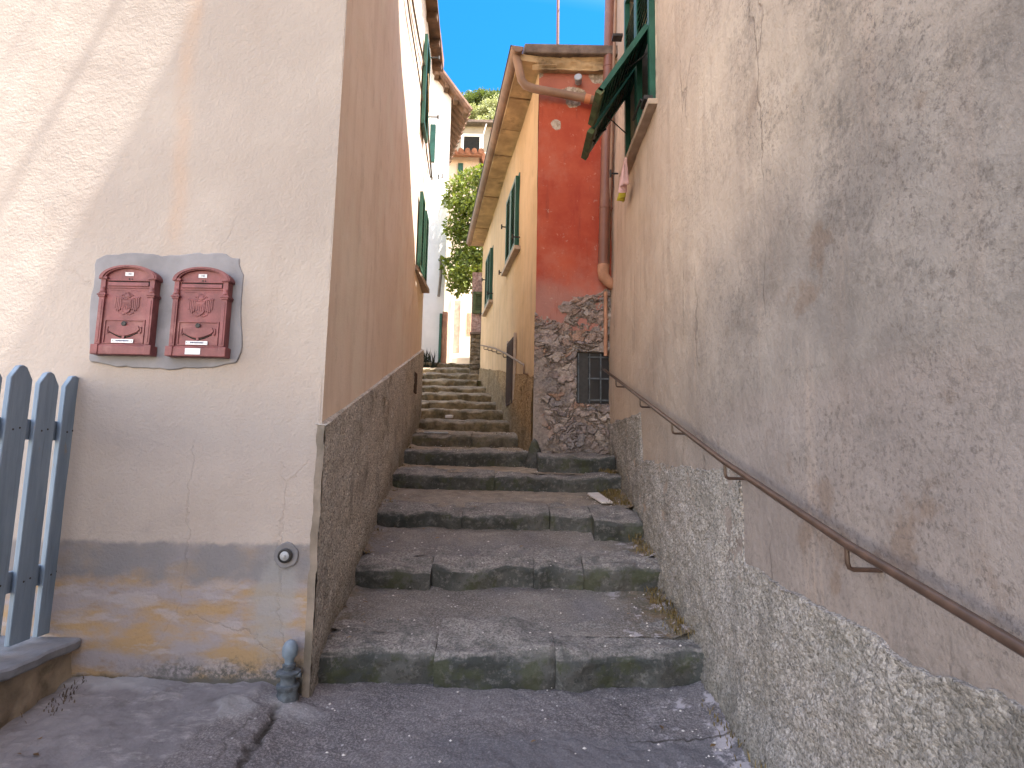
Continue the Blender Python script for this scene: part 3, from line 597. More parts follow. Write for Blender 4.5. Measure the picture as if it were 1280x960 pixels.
# ------------------------------------------------------------------ low wall and picket fence
xc = PY(102, 797, 2.585)[0]; zc = PY(102, 797, 2.585)[2]
def skew(y): return 0.0
t = thing('low_wall', (xc-.15, 1.2, .1), 'low crumbling rendered wall with a slate cap under the picket fence', 'wall')
mb = MB(); U, W = np.meshgrid(np.linspace(-2, YF-.002, 240), np.linspace(-.5, zc-.045, 40), indexing='ij')
mb.grid(np.stack([xc-.045+.012*fbm(U, W, U*0, 6, 5, .6, 8)+.02*(1-W/.2)*.3, U, W], -1)[::1]); mb.box(xc-.42, xc-.10, -2, YF-.003, -.5, zc-.046)
mb.build('rendered_base', M['lowwall'], t)
mb = MB(); nseg = 120; yy = np.linspace(-2, YF-.012, nseg); e = .006*fbm(yy, yy*0, yy*0, 7, 4, .6, 3)-np.where(np.abs(yy-2.22) < .02, .018, 0)
prof = [(-.46, -.044), (-.008, -.044), (.0, -.036), (.002, -.010), (-.006, -.001), (-.46, .0)]
P = np.stack([np.stack([xc+a+(e if a > -.1 else 0*e), yy, zc+b+.002*fbm(yy+a, yy*0, yy*0, 9, 3, .5, 6)], -1) for a, b in prof], 1)
mb.grid(P[::-1]); mb.add(P[-1], [tuple(range(len(prof)))]); mb.build('cap_slab', M['slate'], t)
xf = xc-.15
tops = [PP(95, 470, xf), PP(62, 463, xf), PP(30, 458, xf)]
t = thing('picket_fence', (xf, 1.8, zc), 'slate blue wooden picket fence with pointed tops on the low wall', 'fence')
step = (tops[0][1]-tops[2][1])/2; zt0 = np.mean([p_[2] for p_ in tops]); pw = step*.365
for k in range(9):
    yk = tops[0][1]-k*step; h0 = zc+.012+(.006 if k % 2 else 0); zt = zt0+.006*math.sin(k*3.7)
    mb = MB(); ln = .004*math.sin(k*2.3)
    mb.prism([(xf, yk-pw+ln, h0), (xf, yk+pw+ln, h0), (xf, yk+pw, zt-.055), (xf, yk+pw*.35, zt-.006), (xf, yk, zt), (xf, yk-pw*.35, zt-.006), (xf, yk-pw, zt-.055)], (-.022, 0, 0))
    pk = mb.build('picket', M['fence'], t, bevel=.003)
    for zr in (PP(80, 539, xf-.02)[2], PP(54, 718, xf-.02)[2]):
        for dyn in (-.3, .3): mb = MB(); mb.lathe((xf+.0005, yk+dyn*pw, zr+.012*dyn), [(.0045, 0), (.004, .0015), (.001, .002)], 8, (1, 0, 0)); mb.build('nail', M['iron'], pk)
ra, rb = PP(80, 539, xf-.02)[2], PP(54, 718, xf-.02)[2]
for zr in (ra, rb):
    mb = MB(); mb.box(xf-.045, xf-.0225, -1.2, tops[0][1]+pw*.6, zr-.042, zr+.042); mb.build('cross_rail', M['fence'], t, bevel=.003)
for zr in (ra, rb): mb = MB(); mb.box(xf-.02, xf+.003, tops[0][1]+pw-.012, tops[0][1]+pw+.004, zr-.05, zr+.05); mb.build('hinge', M['iron'], t)

# ================================================================== RIGHT HOUSE (weathered wall)
rh = thing('weathered_house', (3.2, 0.5, 0), 'tall house on the right with stained grey peach stucco wall and iron handrail', 'house')
WY0, WY1 = PP(818, 137, XR)[1], PP(785, 200, XR)[1]; WZ0 = (PP(818, 137, XR)[2]+PP(785, 200, XR)[2])/2; WZ1 = WZ0+1.5
YRE = 5.52
def rwall(y0, y1, z0, z1, zf1=None):
    mb = MB(); n1 = max(2, int((y1-y0)/.03)); n2 = max(2, int((z1-z0)/.03))
    U, W = np.meshgrid(np.linspace(y0, y1, n1), np.linspace(0, 1, n2), indexing='ij')
    hi = np.array([zf1(v_) if zf1 else z1 for v_ in U[:, 0]])[:, None]
    Z = z0+(hi-z0)*W
    x = XR-.010*fbm(U, Z, U*0, 1.1, 5, .55, 21)-.0022*fbm(U, Z, U*0, 18, 4, .6, 23)+.02*np.clip(Z-2, 0, 3)*np.clip((U-3)/2.5, 0, 1)
    mb.grid(np.stack([x, U, Z], -1)[::-1]); return mb
ETOP = lambda y: 8.3 if y < 3.5 else 8.3-(y-3.5)*.68
a_ = rwall(-5, WY0, -1.5, 8.4, ETOP); 
for args in ((WY0, WY1, -1.5, WZ0), (WY0, WY1, WZ1, 8.4, ETOP), (WY1, YRE, -1.5, 8.4, ETOP)):
    b_ = rwall(*args); a_.add(np.vstack(b_.v), b_.f)
a_.prism([(XR, YRE, -1.5), (XR+.1, YRE, 7.08), (7, YRE, 7.08), (7, YRE, -1.5)], (0, -.1, 0))
a_.box(XR, 7, -5.1, -5, -1.5, 8.4); a_.box(7, 7.1, -5, YRE, -1.5, 7.2)
a_.build('wall', M['right'], rh)
# window recess
mb = MB(); e_ = .18
for (y0, y1, z0, z1) in ((WY0-.03, WY0, WZ0, WZ1), (WY1, WY1+.03, WZ0, WZ1), (WY0-.03, WY1+.03, WZ0-.03, WZ0-.001), (WY0-.03, WY1+.03, WZ1, WZ1+.03)): mb.box(XR+.012, XR+e_, y0, y1, z0, z1)
win = mb.build('window', M['cream'], rh)
mb = MB(); mb.box(XR+e_, XR+e_+.02, WY0-.03, WY1+.03, WZ0-.03, WZ1+.03); mb.build('pane', M['glass'], win)
mb = MB(); mb.box(XR-.055, XR+.1, WY0-.05, WY1+.10, WZ0-.045, WZ0-.004); mb.build('sill', M['sandstone'], win, bevel=.005)
hz = 1.0+2.99; ym = (WY0+WY1)/2
mb = MB()
for (y0, y1) in ((WY0+.004, WY0+.05), (ym-.045, ym-.004), (ym+.004, ym+.045), (WY1-.05, WY1-.004)): mb.box(XR-.030, XR+.012, y0, y1, WZ0+.004, WZ1-.004)
for zz_ in (hz+.01, WZ1-.055): mb.box(XR-.028, XR+.010, WY0+.05, WY1-.05, zz_, zz_+.05)
for k in range(10): 
    zz_ = hz+.07+k*.06
    if zz_ < WZ1-.07: mb.obox((XR-.01, ym, zz_), (0, (WY1-WY0)/2-.05, 0), (.016, 0, .036), (.002, 0, -.001))
mb.build('shutter_frame', M['green'], win)
fl = math.hypot(.33, .50)
for y0, y1, dz_ in ((WY0+.03, ym-.02, 0), (ym+.02, WY1-.03, -.035)):
    s_ = shutter(win, (XR-.02, y0, hz), (0, 1, 0), (-.33, 0, -.50+dz_), (-.50, 0, .33), y1-y0, fl, 9, 'green', .05, .035, 'louvre_flap', None, True)
for y0, y1, dz_ in ((WY0+.03, ym-.02, 0), (ym+.02, WY1-.03, -.035)):
    mb = MB(); c = np.array((XR-.02-.333-.012, (y0+y1)/2, hz-.505+dz_+.01)); mb.obox(c, (0, (y1-y0)/2, 0), (.012, 0, .018), (.02, 0, -.012)); mb.build('flap_edge', M['greenold'], win)
mb = MB()
mb.tube([(XR-.21, ym+.2, hz-.30), (XR-.02, WY1-.06, WZ0+.25)], .005, 5); mb.build('stay', M['iron'], win); mb = MB(); mb.tube([(XR-.14, WY0+.2, hz-.2), (XR-.01, WY0+.06, WZ0+.42)], .005, 5); mb.build('stay', M['iron'], win); mb = MB()
mb.tube([(XR-.20, WY1-.1, hz-.32), (XR-.33, WY1-.2, hz-.46), (XR-.31, WY1-.25, hz-.53)], .008, 5)
mb.build('hook', M['iron'], win)
mb = MB(); mb.box(XR-.07, XR-.01, WY0+.0, WY0+.12, WZ0+.02, WZ0+.05); mb.tube([(XR-.02, WY0+.05, WZ0+.0), (XR-.08, WY0+.05, WZ0+.05), (XR-.08, WY0+.3, WZ0+.05)], .008, 5); mb.build('catch', M['iron'], win)
q = PP(770, 217, XR-.01); mb = MB(); mb.tube([q+(.02, 0, 0), q+(-.05, 0, 0)], .008, 6); mb.tube([q+(-.05, 0, -.035), q+(-.05, 0, .035)], .011, 6); mb.build('shutter_stay', M['iron'], rh)
# eave over the alley (out of frame, throws the shadow line)
mb = MB(); xe = .5
for (ya, yb) in ((-5, 3.5), (3.5, 5.75)):
    za, zb = ETOP(ya), ETOP(yb); mb.prism([(xe, ya, za), (xe, yb, zb), (4, yb, zb+.9), (4, ya, za+.9)], (0, 0, .12))
mb.build('roof', M['tiles'], rh)
# gravel-dash dado
vals = [(757, 531), (799, 517), (800, 577), (858, 583), (920, 591), (925, 705), (1040, 771), (1150, 838), (1280, 893)]
dl = [PP(a, b, XR-.02) for a, b in vals]; dy = [p_[1] for p_ in dl][::-1]; dzv = [p_[2] for p_ in dl][::-1]
y = np.linspace(.35, YRE-.003, 760)
dy2 = [.0]+dy; dz2 = [dzv[0]-.1]+dzv
ztop = np.interp(y, dy2, dz2)+.010*fbm(y, y*0, y*0, 9, 5, .6, 31)
nv = 120; W = np.linspace(0, 1, nv)[None, :]; U = np.repeat(y[:, None], nv, 1)
zb = np.interp(y, [0, 2.3, 2.76, 5.5], [-.45, -.2, -.12, .85])[:, None]; Z = zb+(ztop[:, None]-zb)*W
bx = XR-.011-.010*fbm(U, Z, U*0, 1.1, 5, .55, 21)
bx = bx-.0045*fbm(U, Z, U*0, 55, 4, .7, 33)-.010*fbm(U, Z, U*0, 6, 4, .55, 34)-.03*sstep(.25, 0, Z-zb-.1)*sstep(5, 3, U)
P = np.stack([bx, U, Z], -1)[::-1]; mb = MB(); mb.grid(P)
tp = np.stack([P[:, -1], P[:, -1]+np.array([.02, 0, .002])], 1); mb.grid(tp)
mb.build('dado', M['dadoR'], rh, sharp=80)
# drainpipe at the end of the wall
q0, q1 = PY(754, 335, 5.36), PY(764, -60, 5.36)
mb = MB(); mb.tube([q0, q0+(q1-q0)*.5, q1, q1+(q1-q0)*.6], .050, 18); dp = mb.build('drainpipe', M['pipe'], rh)
e = [q0+(0, 0, .03), q0+(0, 0, -.03), q0+(.005, 0, -.08), q0+(.04, 0, -.13), q0+(.11, .02, -.16)]
mb = MB(); mb.tube(e, [.056, .056, .055, .053, .052], 16); mb.build('elbow', M['terra'], dp)
for k in (.18, .62, .93): mb = MB(); c = q0+(q1-q0)*k; mb.lathe(c-(0, 0, .012), [(.050, 0), (.054, .002), (.054, .022), (.050, .024)], 18); mb.tube([c, c+(.09, .01, 0)], .008, 6); mb.build('pipe_clip', M['pipe'], dp)
mb = MB(); mb.tube([PP(771, -60, XR-.012), PP(766, 130, XR-.012), PP(762, 260, XR-.012), PP(760, 345, XR-.012)], .014, 8); mb.build('conduit', M['pipe2'], rh)
q = PP(775, 47, XR); mb = MB(); mb.box(q[0]-.07, q[0]+.02, q[1]-.04, q[1]+.04, q[2]-.012, q[2]+.012); mb.build('wall_bracket', M['iron'], rh)
q = PY(757, 365, 5.40); q2 = PY(757, 445, 5.40); mb = MB(); mb.tube([q, q2], .018, 8); mb.build('lead_pipe', M['terra'], rh)
# ------------------------------------------------------------------ handrail on the right wall
def handrail(name, pts, brk, r, mat, label, wallvec, drop=.062):
    t = thing(name, brk[0][0], label, 'handrail')
    mb = MB(); mb.tube(pts, r, 14); mb.build('rail', M[mat], t)
    for p0, L in brk:
        mb = MB(); p0 = np.array(p0); w_ = np.array(wallvec)*L
        mb.tube([p0, p0-(0, 0, drop*.72), p0-(0, 0, drop*.93)+w_*.05, p0-(0, 0, drop)+w_*.16, p0-(0, 0, drop)+w_*1.1], r*.52, 8); mb.build('bracket', M['rail'], t)
    return t
XH = .845
rp = [PP(1290, 819, XH), PP(1280, 812, XH), PP(1060, 681, XH), PP(905, 577, XH), PP(755, 462, XH)]
d0 = rp[0]+(rp[1]-rp[2])*1.4; rp = [d0]+rp[1:]
brk = []
for px_ in (1058, 906, 840, 800, 770):
    xs = [640+0]*0
    # height along the rail at that column
    best = min(((PP(px_, yy_, XH), yy_) for yy_ in np.arange(440, 830, 1.0)), key=lambda k_: min(np.linalg.norm(np.cross(rp[i+1]-rp[i], k_[0]-rp[i]))/np.linalg.norm(rp[i+1]-rp[i]) if min(rp[i][1], rp[i+1][1])-.01 <= k_[0][1] <= max(rp[i][1], rp[i+1][1])+.01 else 9 for i in range(len(rp)-1)))
    brk.append((best[0], XR-XH))
handrail('handrail', rp, brk, .0118, 'rail', 'bronze brown iron handrail bracketed to the stained right wall', (1, 0, 0))
# ------------------------------------------------------------------ cloths under the sill
def cloth(name, px_, py0, py1, wpx, X, mat, label, seed):
    a, b = PP(px_, py0, X), PP(px_, py1, X); t_ = wpx
    U, W = np.meshgrid(np.linspace(-1, 1, 22), np.linspace(0, 1, 20), indexing='ij')
    wid = t_*(.18+.82*sstep(0, .55, W))
    P = np.stack([X-.02-.022*np.cos(U*7+seed+W)*(.4+W)-.02*W, a[1]+U*wid+.012*np.sin(W*5+seed), a[2]+(b[2]-a[2])*W*(1+.06*np.sin(U*4+seed))], -1)
    mb = MB(); mb.grid(P); o = mb.build(name, M[mat], None, sharp=180); s_ = o.modifiers.new('thick', 'SOLIDIFY'); s_.thickness = .004
    return tag(o, label, 'cloth')
cloth('pink_cloth', 785, 198, 237, .085, XR-.05, 'pink', 'small pink cloth pegged under the green shuttered window', 0)
cloth('yellow_cloth', 782, 230, 250, .05, XR-.03, 'yellow', 'small yellow cloth hanging just below the pink cloth', 2)

# ================================================================== RED HOUSE
gh = thing('red_house', (.9, 7.6, .9), 'low house with red painted end wall, ochre side and exposed rubble base', 'house')
YG = 5.45; ZR = PY(700, 78, YG)[2]; YGE = 10.5
def xz(px, py): 
    p_ = PY(px, py, YG); return p_[0], p_[2]
zbase = .55
mb = MB(); wallgrid(mb, (xg(YG), YG), (1.3, YG), 2.2, ZR-.12, .03, .03, (0, -1), .008, 41); mb.build('wall', M['red'], gh, label='red painted plaster end wall with bare patches')
# rubble base: relief mesh
x0_, x1_ = xg(YG)-.01, 1.0
nx, nz = 200, 560
U, W = np.meshgrid(np.linspace(x0_, x1_, nx), np.linspace(zbase, 2.95, nz), indexing='ij')
wx = U+.05*fbm(U, W, U*0, 8, 5, .62, 51)+.35*(W-1.5)*.5; wz = W+.045*fbm(U, W, U*0+5, 8, 5, .62, 52)-.22*(U-.5)
sp = []
zc_ = zbase-.1
r_ = random.Random(5)
while zc_ < 3.1:
    hh = r_.uniform(.03, .10); xx = x0_-.5-r_.random()*.2
    while xx < x1_+.4:
        ww = r_.uniform(.04, .20); sp.append((xx+ww/2+.2*(zc_-1.5)*.8, zc_+hh/2+r_.uniform(-.04, .04))); xx += ww
    zc_ += hh
sp = np.array(sp)
D = np.sqrt(((wx[..., None]-sp[:, 0])*.62)**2+((wz[..., None]-sp[:, 1])*1.35)**2)
o2 = np.argsort(D, -1)[..., :2]; d1 = np.take_along_axis(D, o2[..., :1], -1)[..., 0]; d2 = np.take_along_axis(D, o2[..., 1:2], -1)[..., 0]; idx = o2[..., 0]
gap = sstep(.0, .016, d2-d1+.010*fbm(U, W, U*0, 12, 3, .5, 59))
rs = np.random.default_rng(3); hgt = rs.uniform(.2, 1, len(sp)); tilt = rs.uniform(-1, 1, (len(sp), 2))
rel = gap*(.004+.045*hgt[idx]+.16*(tilt[idx][..., 0]*(wx-sp[idx][..., 0])+1.6*tilt[idx][..., 1]*(wz-sp[idx][..., 1])))+.016*fbm(U, W, U*0, 17, 6, .65, 54)
edge_z = 2.40+.13*fbm(U, W, U*0, 3.2, 5, .62, 57)+.14*sstep(.3, .9, U)
cover = sstep(-.03, .03, W-edge_z)                      # plaster remains above
rel = rel*.72*(1-cover)-.012*cover-.016*(1-cover)+.006
lside = sstep(x0_+.17, x0_+.05, U+.05*fbm(U, W, U*0, 7, 3, .5, 58))*sstep(2.2, 1.0, W-.25)   # grey render strip at the corner
rel = rel*(1-lside)+lside*.012
wx0, wz0 = xz(721, 440); wx1, wz1 = xz(757, 505)
wz0, wz1 = min(wz0, wz1), max(wz0, wz1)
inwin = ((U > wx0) & (W > wz0) & (W < wz1)); rel = np.where(inwin, -.10, rel)
pal = np.array([(.30, .235, .20), (.22, .19, .18), (.38, .32, .28), (.34, .24, .19), (.25, .235, .24), (.42, .36, .31), (.20, .16, .15), (.36, .20, .12)])*1.1
ci = rs.integers(0, 7, len(sp)); ci[rs.random(len(sp)) < .06] = 7
pal = pal*.62+np.array([.27, .225, .222])*.38; col = pal[ci[idx]]*(1+.25*fbm(U, W, U*0, 14, 4, .6, 60))[..., None]
mort = np.array([.26, .22, .195])*(1+.3*fbm(U, W, U*0, 20, 4, .6, 61))[..., None]
g3 = gap[..., None]; col = col*g3+mort*.85*(1-g3)
l3 = lside[..., None]; col = col*(1-l3)+np.array([.27, .225, .20])*l3*(1+.25*fbm(U, W, U*0, 9, 4, .6, 62))[..., None]
e3 = sstep(-.16, .02, W-edge_z)[..., None]; col = col*(1-e3*.6)+np.array([.33, .25, .22])*e3*.6
foot = sstep(.30, .05, W-.95)[..., None]; col = col*(1-.35*foot)+np.array([.11, .10, .10])*.35*foot
P = np.stack([U, YG-.012-rel, W], -1)
att = np.concatenate([np.clip(col, .01, 1), np.ones(col.shape[:2]+(1,))], -1)
mb = MB(); mb.grid(P)
# cut the covered rows and the window void
fc = np.array(mb.f); keep = (cover.ravel()[fc].max(1) < .999)
mb.f = [tuple(f_) for f_ in fc[keep].tolist()]
mb.build('rubble_base', M['rubble'], gh, sharp=60, attr={'stone': att})
mb = MB(); mb.box(wx0-.0, 1.0, YG+.035, YG+.06, wz0, wz1); cw = mb.build('cellar_window', M['glass'], gh)
mb = MB()
for k in range(4): xx = wx0+.012+k*(1.0-wx0)/3.6; mb.box(xx, xx+.012, YG+.005, YG+.02, wz0+.01, wz1-.01)
for k in range(3): zz_ = wz0+.03+k*(wz1-wz0-.08)/2; mb.box(wx0+.006, 1.0, YG+.022, YG+.03, zz_, zz_+.014)
mb.build('grille', M['patina'], cw)
mb = MB(); mb.prism([(wx0+.006, YG+.03, wz0+.005), (wx0+.11, YG+.03, wz0+.005), (wx0+.11, YG+.03, wz1-.005), (wx0+.006, YG+.03, wz1-.005)], (0, -.012, 0)); mb.build('board', M['iron'], cw)
# side wall
mb = MB(); wallgrid(mb, (xg(YGE), YGE), (xg(YG), YG), .5, ZR-.1, .05, .05, (-1, 0), .008, 45); mb.box(xg(YGE)+.02, 4, YGE-.1, YGE, .5, ZR-.1)
mb.box(1.2, 4, YRE+.02, YRE+.1, 1.0, ZR-.1); mb.build('wall', M['ochre'], gh, label='ochre yellow side wall along the steps')
# roughcast lower side
y = np.linspace(YG, YGE, 260); W = np.linspace(0, 1, 90)[None, :]; U = np.repeat(y[:, None], 90, 1)
za, zb_ = PP(668, 470, XG, MG)[2], PP(604, 455, XG, MG)[2]
zt_ = (za+(zb_-za)*(U-YG)/(YGE-YG))+.012*fbm(U, U*0, U*0, 5, 3, .5, 71); Z = .6+(zt_-.6)*W
bx = xg(U)-.012-.012*sstep(1.0, .86, W)-.005*fbm(U, Z, U*0, 40, 3, .6, 72)-.008*fbm(U, Z, U*0, 5, 3, .5, 73)
mb = MB(); mb.grid(np.stack([bx, U, Z], -1)); mb.build('dado', M['ochre_dash'], gh, sharp=80)
# door
dA, dB = PP(645, 425, XG, MG), PP(637, 432, XG, MG); zd0 = PP(641, 505, XG, MG)[2]; zd1 = PP(645, 421, XG, MG)[2]
ydo0, ydo1 = dA[1], dB[1]; nn = np.array([1, MG*-1, 0]); 
mb = MB()
tv = np.array([MG, 1, 0])/math.hypot(1, MG); nv_ = np.array([-1, -.16, 0])/math.hypot(1, .16)
def sidebox(mb, y0, y1, z0, z1, out0, out1):
    c = np.array([xg((y0+y1)/2), (y0+y1)/2, (z0+z1)/2])+nv_*(out0+out1)/2
    mb.obox(c, tv*(y1-y0)/2*math.hypot(1, MG), (0, 0, (z1-z0)/2), nv_*abs(out1-out0)/2)
sidebox(mb, ydo0, ydo1, zd0, zd1, .006, .034); dr = mb.build('door', M['wood'], gh)
mb = MB()
for k in range(5): yy_ = ydo0+(ydo1-ydo0)*(k+.5)/5; sidebox(mb, yy_-.03, yy_+.03, zd0+.04, zd1-.04, .03, .04)
mb.build('door_boards', M['wood'], dr)
mb = MB(); sidebox(mb, ydo0-.05, ydo0, zd0, zd1+.04, .004, .03); mb.build('door_jamb', M['sandstone'], dr); mb = MB(); sidebox(mb, ydo1, ydo1+.05, zd0, zd1+.04, .004, .03); mb.build('door_jamb', M['sandstone'], dr)
# shutters
for (pa, pb, pt, pbm, sl) in ((649, 637, 222, 305, 18), (616, 610, 312, 372, 16)):
    y0, y1 = PP(pa, (pt+pbm)/2, XG, MG)[1], PP(pb, (pt+pbm)/2, XG, MG)[1]; zt1, zb1 = PP(pa, pt, XG, MG)[2], PP(pa, pbm, XG, MG)[2]
    mb = MB(); sidebox(mb, y0-.03, y1+.03, zb1-.03, zt1+.03, .002, .012); wn = mb.build('window', M['green'], gh)
    hw_ = (y1-y0)/2-.006
    for k in (0, 1):
        ys = y0+k*(hw_+.012); o = np.array([xg(ys), ys, zb1])+nv_*.014
        shutter(wn, o, tv, (0, 0, 1), nv_, hw_*math.hypot(1, MG), zt1-zb1, sl, 'green', .045, .035)
    mb = MB(); sidebox(mb, y0-.12, y1+.16, zb1-.09, zb1-.045, -.02, .07); mb.build('sill', M['sandstone'], wn)
    for yy_, zz_ in ((y0-.1, zb1+.06), (y1+.22, zb1-.02), (y1+.08, zt1-.3)): mb = MB(); c = np.array([xg(yy_), yy_, zz_]); mb.tube([c, c+nv_*.09], .009, 6); mb.tube([c+nv_*.09-(0, 0, .03), c+nv_*.09+(0, 0, .03)], .011, 6); mb.build('shutter_stay', M['iron'], wn)
# roof, cornice, soffit slabs, gutter
mb = MB(); g0 = PY(650, 80, YG-.05); g1 = PP(592, 310, XG-.22, MG)
ov = .20
def ge(y, o): return np.array([xg(y), y, 0])+nv_*o
A, B = ge(YG-.14, ov+.0), ge(YGE+.1, ov)
mb.prism([(A[0]+.02, YG-.14, ZR), (1.4, YG-.14, ZR), (1.4, YRE+.06, ZR), (4.2, YRE+.06, ZR), (4.2, YGE+.1, ZR), (B[0]+.02, YGE+.1, ZR)], (0, 0, .10)); mb.build('roof', M['fascia'], gh, bevel=.012)
mb = MB(); U, W = np.meshgrid(np.linspace(A[0]+.1, 1.3, 80), np.linspace(0, 1, 8), indexing='ij'); mb.grid(np.stack([U, YG-.065-.02*W+.012*fbm(U, W, U*0, 7, 4, .6, 80), ZR-.13+.13*W], -1)); mb.box(A[0]+.13, 1.3, YG-.06, YG+.02, ZR-.125, ZR-.002)
mb.build('cornice', M['slab'], gh)
mb = MB(); k = 0; yy_ = YG-.10
while yy_ < YGE:
    L = .62+.1*math.sin(k*3.1); a0, a1 = ge(yy_+.012, ov+.03), ge(min(yy_+L, YGE+.08)-.012, ov+.03); b1, b0 = ge(min(yy_+L, YGE+.08)-.012, -.05), ge(yy_+.012, -.05)
    for p_ in (a0, a1, b1, b0): p_[2] = ZR-.075-.008*(k % 2)
    mb.prism([a0, a1, b1, b0], (0, 0, .07)); yy_ += L; k += 1
mb.build('soffit_slab', M['slab'], gh)
mb = MB(); n = 12
a0, a1 = ge(YG-.16, ov+.055), ge(YGE+.12, ov+.055); a0[2] = ZR+.02; a1[2] = ZR-.0
rings = []
for t_ in np.linspace(0, 1, 30):
    c = a0+(a1-a0)*t_
    rings.append([c+nv_*.062*math.cos(th)+np.array([0, 0, .062*math.sin(th)]) for th in np.linspace(-math.pi, 0, n)]+[c+nv_*.056*math.cos(th)+np.array([0, 0, .056*math.sin(th)]) for th in np.linspace(0, -math.pi, n)])
mb.grid(np.array(rings)); mb.add(rings[0], [tuple(range(2*n))]); mb.prism([rings[0][k] for k in range(n)], tv*.006); gu = mb.build('gutter', M['pipe2'], gh)
mb = MB(); mb.tube([a0+(-.064*1.0, 0, .004), a1+(-.064, 0, .004)], .008, 6); mb.build('gutter_bead', M['iron'], gu)
e = [a0+tv*.08-(0, 0, .05), PY(652, 100, YG-.12), PY(657, 107, YG-.11), PY(668, 111, YG-.10), PY(700, 117, YG-.09), PY(733, 123.5, YG-.09), PY(752, 127, YG-.09)]
mb = MB(); mb.tube(e, .041, 14); dpp = mb.build('downpipe', M['pipe2'], gh)
mb = MB(); c0, c1 = PY(731, 123, YG-.09), PY(738, 124.5, YG-.09); mb.tube([c0, c1], .047, 16); mb.build('coupling', M['coupl'], dpp)
q = PY(723, 103, YG-.03); mb = MB(); mb.lathe(q, [(.034, 0), (.036, .05), (.040, .055), (.040, .075), (.034, .082), (.001, .084)], 18, (-.15, -1, .1)); mb.build('vent_cap', M['zinc'], gh)
q = PY(697, 62, 6.2); q2 = PY(697, -60, 6.2)
t = thing('antenna_pole', (q[0], 6.2, ZR+.1), 'thin rusty antenna pole rising from the red house roof', 'pole')
mb = MB(); mb.tube([(q[0], 6.2, ZR+.095), (q[0]-.0, 6.2, 7.6)], .017, 8); mb.build('mast', M['pipe'], t)
mb = MB(); mb.tube([(q[0]-.5, 6.2, 7.3), (q[0]+.5, 6.2, 7.3)], .008, 6)
for k in range(7): mb.tube([(q[0]-.45+k*.15, 5.95, 7.3), (q[0]-.45+k*.15, 6.45, 7.3)], .005, 5)
mb.build('aerial', M['zinc'], t)
# small handrail on the ochre wall
hp = [PP(a, b, XG-.07, MG) for a, b in ((601, 431.5), (609, 433), (619, 435.5), (634, 443), (655, 456))]
q = hp[-1]; hp2 = hp+[q+(.0, -.04, -.03), q+(0, -.04, -.09), q+(.04, -.03, -.10)]
bk = [(hp[0]+(hp[-1]-hp[0])*0+PP(a, b, XG-.07, MG)-hp[0], .07) for a, b in ((605, 432.2), (610, 433.2), (615, 434.5), (621, 436.6), (629, 440.5))]
handrail('handrail', hp2, bk, .012, 'railwarm', 'short worn iron handrail curving down on the ochre wall', (1, .16, 0), .06)

# ================================================================== STAIRWAY
st = [  # px left, px right, py riser foot, py riser top, depth
    (390, 885, 858, 813, 2.76), (438, 832, 736, 708, 3.47), (467, 803, 662, 641, 4.10), (487, 768, 613, 593, 4.85), (500, 668, 581, 564, 5.50),
    (511, 646, 558, 543, 6.15), (519, 634, 538, 526.5, 6.80), (524, 622, 524, 512, 7.35), (526, 614, 512, 502, 7.95), (526, 606, 501, 492, 8.55),
    (526, 600, 490.5, 484, 9.2), (526, 586, 482, 475, 9.85), (526, 586, 474, 467, 10.45), (526, 586, 466.5, 460, 11.05), (540, 586, 459.5, 453, 11.65)]
sw = thing('stone_stairway', (0, 2.76, 0), 'long worn stone stairway of shallow mossy steps climbing between the houses', 'stairs')
SZ = []
for (pl_, pr_, pb_, pt_, Y_) in st:
    c = (pl_+pr_)/2; SZ.append((PY(c, pb_, Y_)[2], PY(c, pt_, Y_)[2]))
SZ = [list(v_) for v_ in SZ]
print('stairs', [(s_[4], round(z_[0], 2), round(z_[1], 2)) for s_, z_ in zip(st, SZ)])
def rightlim(y):
    if y < YG-.05: return XR-.012
    if y < YGE: return xg(y)+.004
    return -.60
def leftlim(y): return xl(y)+.006 if y < YE else -2.6
def block(mb, xa, xb, y0, dep, z0, z1, seed, slope=0, droop=0):
    """one worn kerb stone: rounded, slightly battered front, uneven top"""
    prof = [(0.012, 0), (0.004, .35), (-.004, .62), (-.006, .80), (.008, .91), (.030, .982), (.075, 1.0)]
    n = max(8, int((xb-xa)/.018)); x = np.linspace(xa, xb, n)
    h = z1-z0; pts = [(a, b*h+z0, 0) for a, b in prof]+[(dep*.45, z1+slope*dep*.45, 1), (dep*.75, z1+slope*dep*.75, 1), (dep, z1+slope*dep, 1), (dep, z1+slope*dep-.06, 1)]
    # refine the profile
    pr = []
    for i in range(len(pts)-1):
        for t_ in np.linspace(0, 1, 4)[:-1]: pr.append(tuple(np.array(pts[i])*(1-t_)+np.array(pts[i+1])*t_))
    pr.append(pts[-1]); pr = np.array(pr)
    X, K = np.meshgrid(x, np.arange(len(pr)), indexing='ij'); Yp = y0+pr[K, 0]; Zp = pr[K, 1]
    tt = (Zp-z0)/h
    endr = np.minimum(X-xa, xb-X); rnd = sstep(0.018, 0, endr)*.6
    e1 = .019*fbm(X, Yp, Zp, 7, 5, .55, seed); e2 = .030*fbm(X, Zp*.3, Zp*0, 3.5, 3, .5, seed+5)
    Yp = Yp+e1*.9+e2+rnd*.012; Zp = Zp+sstep(.3, 1, tt)*(.017*fbm(X, Yp, Zp*0, 4.0, 5, .6, seed+9)-rnd*.008-.0)
    mb.grid(np.stack([X, Yp, Zp], -1))
    for s_ in (0, -1): 
        ring = np.stack([X[s_], Yp[s_], Zp[s_]], -1); mb.add(ring, [tuple(range(len(ring))) if s_ == 0 else tuple(range(len(ring)))[::-1]])
